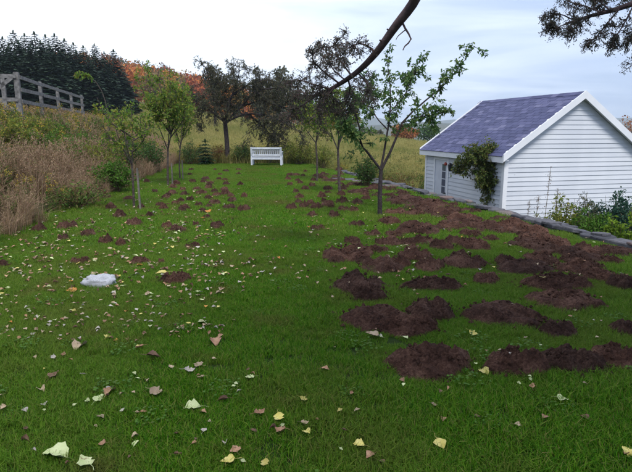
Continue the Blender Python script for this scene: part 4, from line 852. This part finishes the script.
# pale rock
q = MB(); n, m_ = 44, 22; v = []
for i in range(m_ + 1):
    th = math.pi * i / m_
    for j in range(n):
        ph = 2 * math.pi * j / n; d_ = Vector((math.sin(th) * math.cos(ph), math.sin(th) * math.sin(ph), math.cos(th))); s = 1 + .25 * mnoise.noise(d_ * 1.7 + Vector((5, 2, 1))) + .22 * mnoise.noise(d_ * 3.5) + .12 * mnoise.noise(d_ * 8)
        v.append((np.sign(d_.x) * abs(d_.x) ** .8 * s, d_.y * s, np.sign(d_.z) * abs(d_.z) ** .75 * s))
q.add(v, [(i * n + j, i * n + (j + 1) % n, (i + 1) * n + (j + 1) % n, (i + 1) * n + j)[::-1] for i in range(m_) for j in range(n)])
p = g(100, 286); rk = q.obj('rock', M_rock, smooth=True); rk.location = (p[0], p[1], .035); rk.scale = (.165, .12, .085); rk.rotation_euler = (0, .06, .1); tag(rk, 'pale grey white rock lying on the lawn at left', 'rock')
MOUNDS.append((p[0], p[1], .17, .17, .1))

# ------------------------------------------------------------------ fallen leaves
def fallen_mesh(kind, seed, mat, curl):
    r_ = random.Random(seed); n = 9; q = MB(); v = []; L = 1.0
    if kind == 0: half = lambda t: .46 * math.sin(math.pi * min(1, t * 1.02) ** .62) ** .9                       # broad heart
    elif kind == 1: half = lambda t: .36 * math.sin(math.pi * t ** .8)                                             # ovate
    else: half = lambda t: .44 * math.sin(math.pi * t ** .7) * (1 + .28 * math.cos(t * 19))                        # lobed
    bend = r_.uniform(-.3, .45) * (1 + curl); roll = r_.uniform(.1, .6) + curl * .9; tw_ = r_.uniform(-.3, .3)
    for i in range(n):
        t_ = i / (n - 1); h_ = max(.012, half(max(.001, t_)))
        for s in (-1, -.5, 0, .5, 1):
            a_ = s * roll; y = math.sin(a_) / max(roll, .01) * h_ if roll > .01 else s * h_; z = (1 - math.cos(a_)) / max(roll, .01) * h_ * 1.3
            v.append((t_ - .5, y * (1 + .12 * r_.uniform(-1, 1)) + .05 * math.sin(t_ * 7 + s + seed), z + bend * (t_ - .5) ** 2 * 2 + tw_ * y * (t_ - .5) + .055 * r_.uniform(-1, 1) * abs(s)))
    q.add(v, [(i * 5 + j, i * 5 + j + 1, i * 5 + j + 6, i * 5 + j + 5) for i in range(n - 1) for j in range(4)])
    z0 = bend * .5; q.tube([(-.48, 0, z0), (-.72, .04 * r_.uniform(-1, 1), z0 - .03), (-.98, .15 * r_.uniform(-1, 1), z0 - .05)], [.016, .013, .012], 4)
    return q.mesh('fallen_leaf', mat, True)
LM = {}
for ck, mt_ in FALL.items():
    LM[ck] = [fallen_mesh(k % 3, 300 + k, mt_, {'brown': 1.4, 'pink': .8, 'grey': 1.0, 'tan': .6}.get(ck, 0) * (.4 + .6 * (k % 2))) for k in range(9)]
lr = random.Random(99); NLEAF = 0
def inmound(x, y): return any(abs(x - a) < w * .8 and abs(y - b) < d * .8 for a, b, _, w, d in MOUNDS)
def leaf(p, size, ck, label, group=None, flat=.25, rz=None):
    global NLEAF
    o = link('fallen_leaf', LM[ck][lr.randrange(9)]); o.location = (p[0], p[1], p[2] + .034 + size * .04); o.scale = (size,) * 3
    o.rotation_euler = (lr.uniform(-flat, flat), lr.uniform(-flat, flat), lr.uniform(0, 6.28) if rz is None else rz); tag(o, label, 'leaf', group); NLEAF += 1; return o
CN = {'pale': 'pale green', 'yellow': 'yellow', 'tan': 'tan', 'pink': 'pinkish brown', 'brown': 'dark brown curled', 'orange': 'orange', 'grey': 'greyish white'}
spec = [(56, 459, 27, 'pale', 'large pale green leaf with stem at the bottom left'), (86, 470, 20, 'pale', 'pale green leaf cut by the bottom edge at left'), (192, 412, 18, 'pale', 'pale green leaf with a stem pointing right, left foreground'), (81, 350, 21, 'tan', 'large crumpled tan leaf in the left foreground'), (109, 341, 12, 'yellow', 'yellow leaf right of the large crumpled tan one'), (202, 326, 14, 'pale', 'pale leaf on the plain strip at left centre'),
        (215, 345, 17, 'pink', 'pinkish brown folded leaf in the centre left foreground'), (55, 380, 13, 'brown', 'brown curled leaf in left foreground below the tan one'), (111, 396, 17, 'pink', 'orange pink leaf touching a pale one, left foreground'), (99, 404, 14, 'pale', 'pale leaf just left of the orange pink one'), (157, 399, 18, 'tan', 'half tan curled leaf right of the orange pink one'), (190, 376, 12, 'grey', 'greyish curled leaf in the foreground left of centre'), (198, 370, 12, 'tan', 'tan leaf beside the greyish curled leaf'),
        (223, 405, 13, 'brown', 'dark brown leaf right of the stemmed pale green leaf'), (205, 436, 8, 'grey', 'little grey leaf low in the left foreground'), (250, 382, 10, 'pale', 'pale leaf alone near the picture centre foreground'), (304, 405, 10, 'yellow', 'pale yellow leaf in the central foreground'), (279, 424, 14, 'yellow', 'yellow leaf in the bottom centre cluster'), (260, 419, 13, 'pink', 'pinkish leaf at the upper left of the bottom centre cluster'), (281, 437, 14, 'pink', 'orange brown leaf in the bottom centre cluster'), (273, 433, 9, 'brown', 'dark leaf in the bottom centre cluster'),
        (307, 437, 11, 'yellow', 'yellow leaf right of the bottom centre cluster'), (305, 429, 9, 'tan', 'tan leaf just above the yellow one right of the cluster'), (235, 456, 13, 'pink', 'pinkish curled leaf above the yellow one at bottom centre'), (228, 467, 16, 'yellow', 'bright yellow leaf at the bottom edge left of centre'), (265, 470, 11, 'yellow', 'small yellow leaf at the bottom edge near centre'), (45, 410, 8, 'grey', 'small greyish leaf at left above the large pale green leaf'), (42, 394, 12, 'tan', 'tan leaf at left near the picture edge'), (4, 413, 9, 'tan', 'tan leaf at the left edge low in the picture'), (26, 445, 11, 'brown', 'brown leaf near the bottom left corner'),
        (178, 461, 9, 'brown', 'dark brown leaf at bottom, left of the yellow one'), (440, 449, 18, 'yellow', 'yellow leaf alone in the right foreground'), (358, 450, 14, 'yellow', 'pale yellow leaf right of bottom centre'), (370, 461, 14, 'pink', 'pinkish brown leaf below the pale yellow one, bottom right of centre'), (382, 468, 9, 'brown', 'small brown leaf at the bottom edge right of centre'), (532, 392, 11, 'pink', 'pinkish leaf below the front row of earth heaps'), (562, 404, 12, 'pale', 'pale green leaf in right foreground below the heaps'), (484, 376, 14, 'yellow', 'pale yellow leaf beside the nearest big earth heap'),
        (585, 423, 12, 'brown', 'brown leaf low in the right foreground'), (628, 458, 15, 'yellow', 'yellow leaf at the right edge near the bottom corner'), (478, 423, 9, 'brown', 'brown leaf in the dark grass below the nearest heap'), (518, 430, 9, 'tan', 'tan leaf in the dark grass, right foreground'), (443, 424, 8, 'pink', 'small pinkish leaf above the lone yellow one'), (544, 423, 9, 'pink', 'pinkish leaf in right foreground left of the brown one'), (340, 415, 8, 'yellow', 'small yellow leaf in the centre foreground'), (357, 415, 8, 'tan', 'small tan leaf beside the small yellow one'), (325, 373, 11, 'pink', 'pinkish leaf left of the nearest earth heap'),
        (455, 354, 14, 'yellow', 'yellow green leaf lying on the nearest big earth heap'), (372, 339, 16, 'tan', 'yellowish tan leaf below the wide hollowed heap'), (473, 338, 11, 'yellow', 'bright yellow leaf between front and second heap rows'), (542, 290, 10, 'yellow', 'yellow leaf on the long flat sod heap'), (405, 341, 9, 'pale', 'pale leaf between wide hollowed heap and nearest heap'), (154, 361, 16, 'brown', 'brown crumpled leaf pair in left foreground'), (140, 352, 10, 'pink', 'reddish leaf left of the brown crumpled pair'), (140, 268, 10, 'orange', 'orange leaf in front of the molehill right of the rock'), (162, 285, 13, 'yellow', 'yellow leaf left of the largest hollowed molehill'),
        (208, 213, 9, 'orange', 'bright orange leaf on a molehill by the plain strip'), (150, 297, 10, 'pale', 'pale green leaf in front of the white rock and molehill'), (72, 294, 12, 'orange', 'orange brown leaf left of the white rock')]
for (px, py, w_, ck, lab) in spec:
    p = g(px, py); zz = .0
    if inmound(p[0], p[1]): zz = .10
    leaf((p[0], p[1], zz), w_ / FPX * math.hypot(p[1], CAM_H) * (.9 if ck == 'pale' else .85), ck, lab, flat=.22, rz=math.pi + lr.uniform(-.5, .5) if 'stem' in lab else None)
def rand_leaf_spot():
    s = lr.random()
    if s < .52: px, py = lr.uniform(0, 225), lr.uniform(180, 345)
    elif s < .72: px, py = lr.uniform(0, 632), lr.uniform(200, 470)
    elif s < .9: px, py = lr.uniform(160, 420), lr.uniform(168, 300)
    else: px, py = lr.uniform(330, 632), lr.uniform(190, 400)
    return px, py
pool = []
while len(pool) < 1300:
    px, py = rand_leaf_spot(); p = g(px, py); u, v = xy2uv(p[0], p[1])
    if v < bank_edge(u) - .2 or v > 5.95: continue
    if py > 285 and lr.random() < (.48 if px < 260 else .84): continue
    im = inmound(p[0], p[1])
    if im and lr.random() < .8: continue
    ck = lr.choices(['tan', 'pink', 'pale', 'grey', 'brown', 'yellow', 'orange'], [34, 24, 9, 12, 20, 4, 1.2])[0]
    size = lr.uniform(.028, .062) * (.7 if py > 300 else 1) * (1.1 if px < 230 else .95); pool.append((size / p[1], p, size, ck, .07 if im else 0))
pool.sort(key=lambda a_: -a_[0]); nind = 300 - NLEAF
for _, p, size, ck, dz in pool[:nind]:
    leaf((p[0], p[1], dz), size, ck, f'small fallen {CN[ck]} leaf lying loose on the mown lawn', f'small fallen {CN[ck]} leaves on the lawn', .35)
rest = MB(); mats = list(FALL.values()); keys = list(FALL.keys())
cache = {}
for _, p, size, ck, dz in pool[nind:]:
    me = LM[ck][lr.randrange(9)]
    if me.name not in cache: cache[me.name] = (np.array([v.co for v in me.vertices]), [tuple(f.vertices) for f in me.polygons if len(f.vertices) == 4], [tuple(f.vertices) for f in me.polygons if len(f.vertices) == 3])
    vv, f4, f3 = cache[me.name]; a_ = lr.uniform(0, 6.28); c_, s_ = math.cos(a_), math.sin(a_); tl = lr.uniform(-.35, .35); x = vv[:, 0]; y = vv[:, 1]; z = vv[:, 2] + tl * x
    rest.add(np.stack([x * c_ - y * s_, x * s_ + y * c_, z], 1) * size * 1.1 + [p[0], p[1], dz + .05], f4, keys.index(ck))
tag(rest.obj('leaf_litter', mats), 'many small fallen leaves strewn over the far lawn', 'leaves', kind='stuff')

# ------------------------------------------------------------------ grass and ground cover (scattered clumps)
def blades(mb, rng, n, area, h, w, lean=.35, mi=0, round_=False, curl=.5):
    if round_: a_ = rng.uniform(0, 6.283, n); rr = area * np.sqrt(rng.uniform(0, 1, n)); B = np.stack([np.cos(a_) * rr, np.sin(a_) * rr, np.zeros(n)], 1)
    else: B = np.c_[rng.uniform(-area, area, (n, 2)), np.zeros(n)]
    a_ = rng.uniform(0, 6.283, n); d = np.stack([np.cos(a_), np.sin(a_), np.zeros(n)], 1); sd_ = np.stack([-np.sin(a_), np.cos(a_), np.zeros(n)], 1)
    tw_ = rng.uniform(-.8, .8, n)[:, None]; sd_ = sd_ + d * tw_; H = (h * rng.uniform(.55, 1.15, n))[:, None]; ln = (lean * rng.uniform(.1, 1.3, n))[:, None] * H; W_ = (w * rng.uniform(.7, 1.2, n))[:, None] / 2; up = np.array([0, 0, 1.0])
    m1 = B + d * ln * .35 + up * H * .55; tp = B + d * ln * (1 + curl * .3) + up * H * (1 - curl * .25 * np.clip(ln / H, 0, 1))
    v = np.stack([B - sd_ * W_, B + sd_ * W_, m1 + sd_ * W_ * .85, m1 - sd_ * W_ * .85, tp], 1); b_ = np.arange(n)[:, None] * 5
    mb.add(v.reshape(-1, 3), b_ + [[0, 1, 2, 3]], mi); mb.n -= 0
    mb.f3.append(b_ + [[3, 2, 4]] + (mb.n - n * 5)); mb.m3.append(np.full(n, mi))
def proto(name, mb, mats): return bpy.data.objects.new(name, mb.mesh(name, mats))
def scatter(name, label, cat, pts, rz, sc, pick, protos, tilt=None):
    me = bpy.data.meshes.new(name); me.vertices.add(len(pts)); me.vertices.foreach_set('co', np.asarray(pts, np.float32).ravel())
    for nm, ty, arr in (('rz', 'FLOAT', rz), ('sc', 'FLOAT', sc), ('pick', 'INT', pick)):
        at2 = me.attributes.new(nm, ty, 'POINT'); at2.data.foreach_set('value', np.asarray(arr, np.int32 if ty == 'INT' else np.float32))
    o = link(name, me); tag(o, label, cat, kind='stuff')
    ng = bpy.data.node_groups.new(name, 'GeometryNodeTree'); ng.interface.new_socket('Geometry', in_out='INPUT', socket_type='NodeSocketGeometry'); ng.interface.new_socket('Geometry', in_out='OUTPUT', socket_type='NodeSocketGeometry')
    gi = ng.nodes.new('NodeGroupInput'); go = ng.nodes.new('NodeGroupOutput'); jn = ng.nodes.new('GeometryNodeJoinGeometry')
    for pr in protos[::-1]:
        oi = ng.nodes.new('GeometryNodeObjectInfo'); oi.inputs['Object'].default_value = pr; gi2 = ng.nodes.new('GeometryNodeGeometryToInstance')
        ng.links.new(oi.outputs['Geometry'], gi2.inputs[0]); ng.links.new(gi2.outputs[0], jn.inputs[0])
    def attr(nm, ty):
        n = ng.nodes.new('GeometryNodeInputNamedAttribute'); n.data_type = ty; n.inputs[0].default_value = nm; return n.outputs[0]
    ip = ng.nodes.new('GeometryNodeInstanceOnPoints'); ip.inputs['Pick Instance'].default_value = True
    ng.links.new(gi.outputs[0], ip.inputs['Points']); ng.links.new(jn.outputs[0], ip.inputs['Instance']); ng.links.new(attr('pick', 'INT'), ip.inputs['Instance Index'])
    cx_ = ng.nodes.new('ShaderNodeCombineXYZ'); ng.links.new(attr('rz', 'FLOAT'), cx_.inputs[2]); ng.links.new(cx_.outputs[0], ip.inputs['Rotation'])
    ng.links.new(attr('sc', 'FLOAT'), ip.inputs['Scale']); ng.links.new(ip.outputs[0], go.inputs[0])
    md = o.modifiers.new('scatter', 'NODES'); md.node_group = ng; return o
rg = np.random.default_rng(400)
# near lawn: small dense patches; far lawn: larger ones
def lawn_protos(k0, n, area, h, w): 
    out = []
    for k in range(4):
        mb = MB(); blades(mb, np.random.default_rng(k0 + k), n, area, h * (.9 + .08 * k), w, .9)
        out.append(proto('lawn_patch', mb, [M_lawn]))
    return out
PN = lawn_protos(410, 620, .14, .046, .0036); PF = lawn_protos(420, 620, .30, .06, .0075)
def lawn_points(y0, y1, step):
    P = []
    for y in np.arange(y0, y1, step):
        hw = .62 * y + 1.4; xs_ = np.arange(-min(hw, 12), min(hw, 9), step); P.append(np.c_[xs_ + rg.uniform(-.4, .4, len(xs_)) * step, np.full(len(xs_), y) + rg.uniform(-.4, .4, len(xs_)) * step])
    P = np.concatenate(P); u, v = xy2uv(P[:, 0], P[:, 1]); ok = (v < WALL_V0 - .14) & (v > bank_edge(u) - .35) & (P[:, 1] < 27.2 + .6 * np.sin(P[:, 0] * 1.7)); P = P[ok]
    keep = np.ones(len(P), bool)
    for (mx_, my_, _, w_, d_) in MOUNDS:                                 # no turf grows through the heaps
        keep &= ((P[:, 0] - mx_) / max(w_ - .10, .05)) ** 2 + ((P[:, 1] - my_) / max(d_ - .10, .05)) ** 2 > 1
    P = P[keep]; return np.c_[P, height(P[:, 0], P[:, 1])]
for nm, (y0, y1, st, pr) in {'near': (1.2, 8.5, .155, PN), 'far': (8.3, 28, .33, PF)}.items():
    P = lawn_points(y0, y1, st)
    scl = .72 + .42 * np.array([mnoise.noise(Vector((x * .9, y * .9, 3))) for x, y, _ in P]) + rg.uniform(0, .5, len(P))
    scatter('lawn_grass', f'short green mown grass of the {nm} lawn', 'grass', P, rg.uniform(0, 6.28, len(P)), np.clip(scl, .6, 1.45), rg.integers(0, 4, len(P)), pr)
# clover and broad weeds in the turf
mb = MB(); r_ = np.random.default_rng(430); P = np.c_[r_.uniform(-.09, .09, (46, 2)), r_.uniform(.015, .05, 46)]; mb.leaves(P, r_.normal(0, 1, P.shape) * [1, 1, .2], r_.normal(0, .25, P.shape) + [0, 0, 1], .022, .8, .05); pc = proto('clover_patch', mb, [M_bright])
P = lawn_points(1.3, 9, .5); P = P[rg.random(len(P)) < .45]; scatter('clover', 'small clover and weed leaves growing in the lawn', 'clover', P, rg.uniform(0, 6.28, len(P)), rg.uniform(.7, 1.3, len(P)), np.zeros(len(P)), [pc])
# tall growth
def dryclump(seed, n, h, spread, w, heads=8):
    mb = MB(); r_ = np.random.default_rng(seed); blades(mb, r_, n, spread, h, w, .75, 0, True, 1.2)
    for k in range(heads):
        a_ = r_.uniform(0, 6.28); tp = np.array([math.cos(a_) * r_.uniform(.05, .35), math.sin(a_) * r_.uniform(.05, .35), h * r_.uniform(.85, 1.15)]); mb.tube([(0, 0, 0), tp * [.4, .4, .55], tp], [.004, .003, .002], 3, 0, False)
        Q = tp - np.array([0, 0, 1]) * r_.uniform(0, .16, 12)[:, None] + r_.normal(0, .012, (12, 3)); mb.leaves(Q, r_.normal(0, .5, (12, 3)) + [0, 0, .6], r_.normal(0, 1, (12, 3)), .05, .35, .1)
    return mb
DRY = [proto('dry_clump', dryclump(440 + k, 90, .85, .16, .010), [M_dry]) for k in range(4)]
FLD = [proto('field_clump', dryclump(450 + k, 110, .55, .45, .020, 12), [M_field]) for k in range(3)]
def weedclump(seed, h, lmat, top=None, stems=7):
    mb = MB(); r_ = np.random.default_rng(seed)
    for k in range(stems):
        a_ = r_.uniform(0, 6.28); e = np.array([math.cos(a_), math.sin(a_), 0]) * r_.uniform(.05, .3) + [0, 0, h * r_.uniform(.65, 1.1)]; s0 = np.array([math.cos(a_), math.sin(a_), 0]) * .05
        c = smooth([s0, (s0 + e) / 2 + r_.normal(0, .03, 3), e], 5); mb.tube(c, np.linspace(.005, .002, 5), 3, 2, False)
        n = 26; tt = r_.uniform(.1, 1, n); Q = np.array([along(c, q_)[0] for q_ in tt]); mb.leaves(Q, r_.normal(0, .8, (n, 3)) + [0, 0, .1], r_.normal(0, .5, (n, 3)) + [0, 0, 1], r_.uniform(.06, .14, n), .36, .1, 0)
        if top: Q = e + r_.normal(0, .05, (26, 3)) * [1, 1, 1.2]; mb.leaves(Q, r_.normal(0, 1, (26, 3)), r_.normal(0, 1, (26, 3)), .035, .7, .1, 1)
    return mb
WD = [proto('weed_clump', weedclump(460 + k, .8, None), [M_weed, M_golden, M_stem]) for k in range(3)] + [proto('goldenrod_clump', weedclump(466 + k, 1.0, None, True), [M_weed, M_golden, M_stem]) for k in range(2)]
def bank_points(n, vmin, vmax, umin, umax, dens):
    u = rg.uniform(umin, umax, n); off = rg.uniform(vmin, vmax, n); v = bank_edge(u) - off; x, y = uv2xy(u, v); ok = (y > 4) & (x > -.66 * y - 2.5) & dens(u, off, x, y); x, y = x[ok], y[ok]; return np.c_[x, y, height(x, y) - .03], off[ok]
nzf = lambda x, y, s, o: np.array([mnoise.noise(Vector((a_ * s, b_ * s, o))) for a_, b_ in zip(x, y)])
P, off = bank_points(4200, -.05, 7.5, 3, 36, lambda u, o, x, y: (rg.random(len(u)) < np.where(o < 2.0, .9, .08)) & (nzf(x, y, .5, 1) > -.30))
scatter('dry_grass', 'tall tan and rusty dry grass on the left bank', 'grass', P, rg.uniform(0, 6.28, len(P)), rg.uniform(.65, 1.2, len(P)) * np.clip(.55 + off * .35, .45, 1.05), rg.integers(0, 4, len(P)), DRY)
P, off = bank_points(5200, .2, 11, 3, 40, lambda u, o, x, y: (rg.random(len(u)) < np.where(o < 1.4, .28, .97)) & (nzf(x, y, .5, 7) > -.45))
scatter('bank_weeds', 'green and yellow goldenrod weeds over the upper left bank', 'weeds', P, rg.uniform(0, 6.28, len(P)), rg.uniform(.65, 1.15, len(P)) * np.clip(.6 + off * .12, .5, 1.0), rg.choice(5, len(P), p=[.34, .31, .25, .06, .04]), WD)
# back edge of the lawn and the meadow
n = 9000; y = 27 + 95 * rg.random(n) ** 1.7; x = rg.uniform(-.62, .62, n) * y; u, v = xy2uv(x, y); ok = (v > bank_edge(u) - 1 - (y - 27) * .6) | (y > 50); x, y = x[ok], y[ok]
P = np.c_[x, y, height(x, y) - .04]; scatter('meadow_grass', 'dry yellow green meadow grass beyond the lawn', 'grass', P, rg.uniform(0, 6.28, len(P)), rg.uniform(.7, 1.2, len(P)) * np.clip(.75 + y / 90, .8, 1.9), rg.integers(0, 3, len(P)), FLD)
n = 420; x = rg.uniform(-8.5, 4.5, n); y = 27.0 + rg.uniform(0, 2.2, n) + .25 * np.sin(x * 2); P = np.c_[x, y, height(x, y) - .03]; scatter('edge_weeds', 'mixed weeds along the back edge of the lawn', 'weeds', P, rg.uniform(0, 6.28, n), rg.uniform(.45, .9, n), rg.choice(5, n, p=[.35, .3, .25, .05, .05]), WD)
# lower ground right of the wall
n = 2600; u = rg.uniform(4, 40, n); v = rg.uniform(6.75, 22, n); inshed = (u > SH_U - .3) & (u < SH_U + SH_L + .3) & (v > SH_V - .3) & (v < SH_V + SH_W + .3); x, y = uv2xy(u[~inshed], v[~inshed]); ok = (x < .7 * y) ; x, y = x[ok], y[ok]
P = np.c_[x, y, height(x, y) - .03]; scatter('rough_grass', 'rough grass and weeds on the lower ground round the shed', 'grass', P, rg.uniform(0, 6.28, len(P)), rg.uniform(.5, 1.0, len(P)), rg.choice(4, len(P)), [FLD[0], FLD[1], WD[0], WD[1]])

# ------------------------------------------------------------------ haze in the valley air
q = MB(); q.box((-5200, -400, -60), (5200, 5400, 150)); hzm, t, b = newmat('haze_air'); t.nodes.remove(b)
pv = N(t, 'ShaderNodeVolumePrincipled'); pv.inputs['Color'].default_value = (.72, .82, 1, 1); pv.inputs['Density'].default_value = .0003; pv.inputs['Anisotropy'].default_value = .3
t.links.new(pv.outputs[0], t.nodes['Material Output'].inputs['Volume']); ho = q.obj('haze', hzm); tag(ho, 'thin blue haze in the valley air', 'haze', kind='stuff')
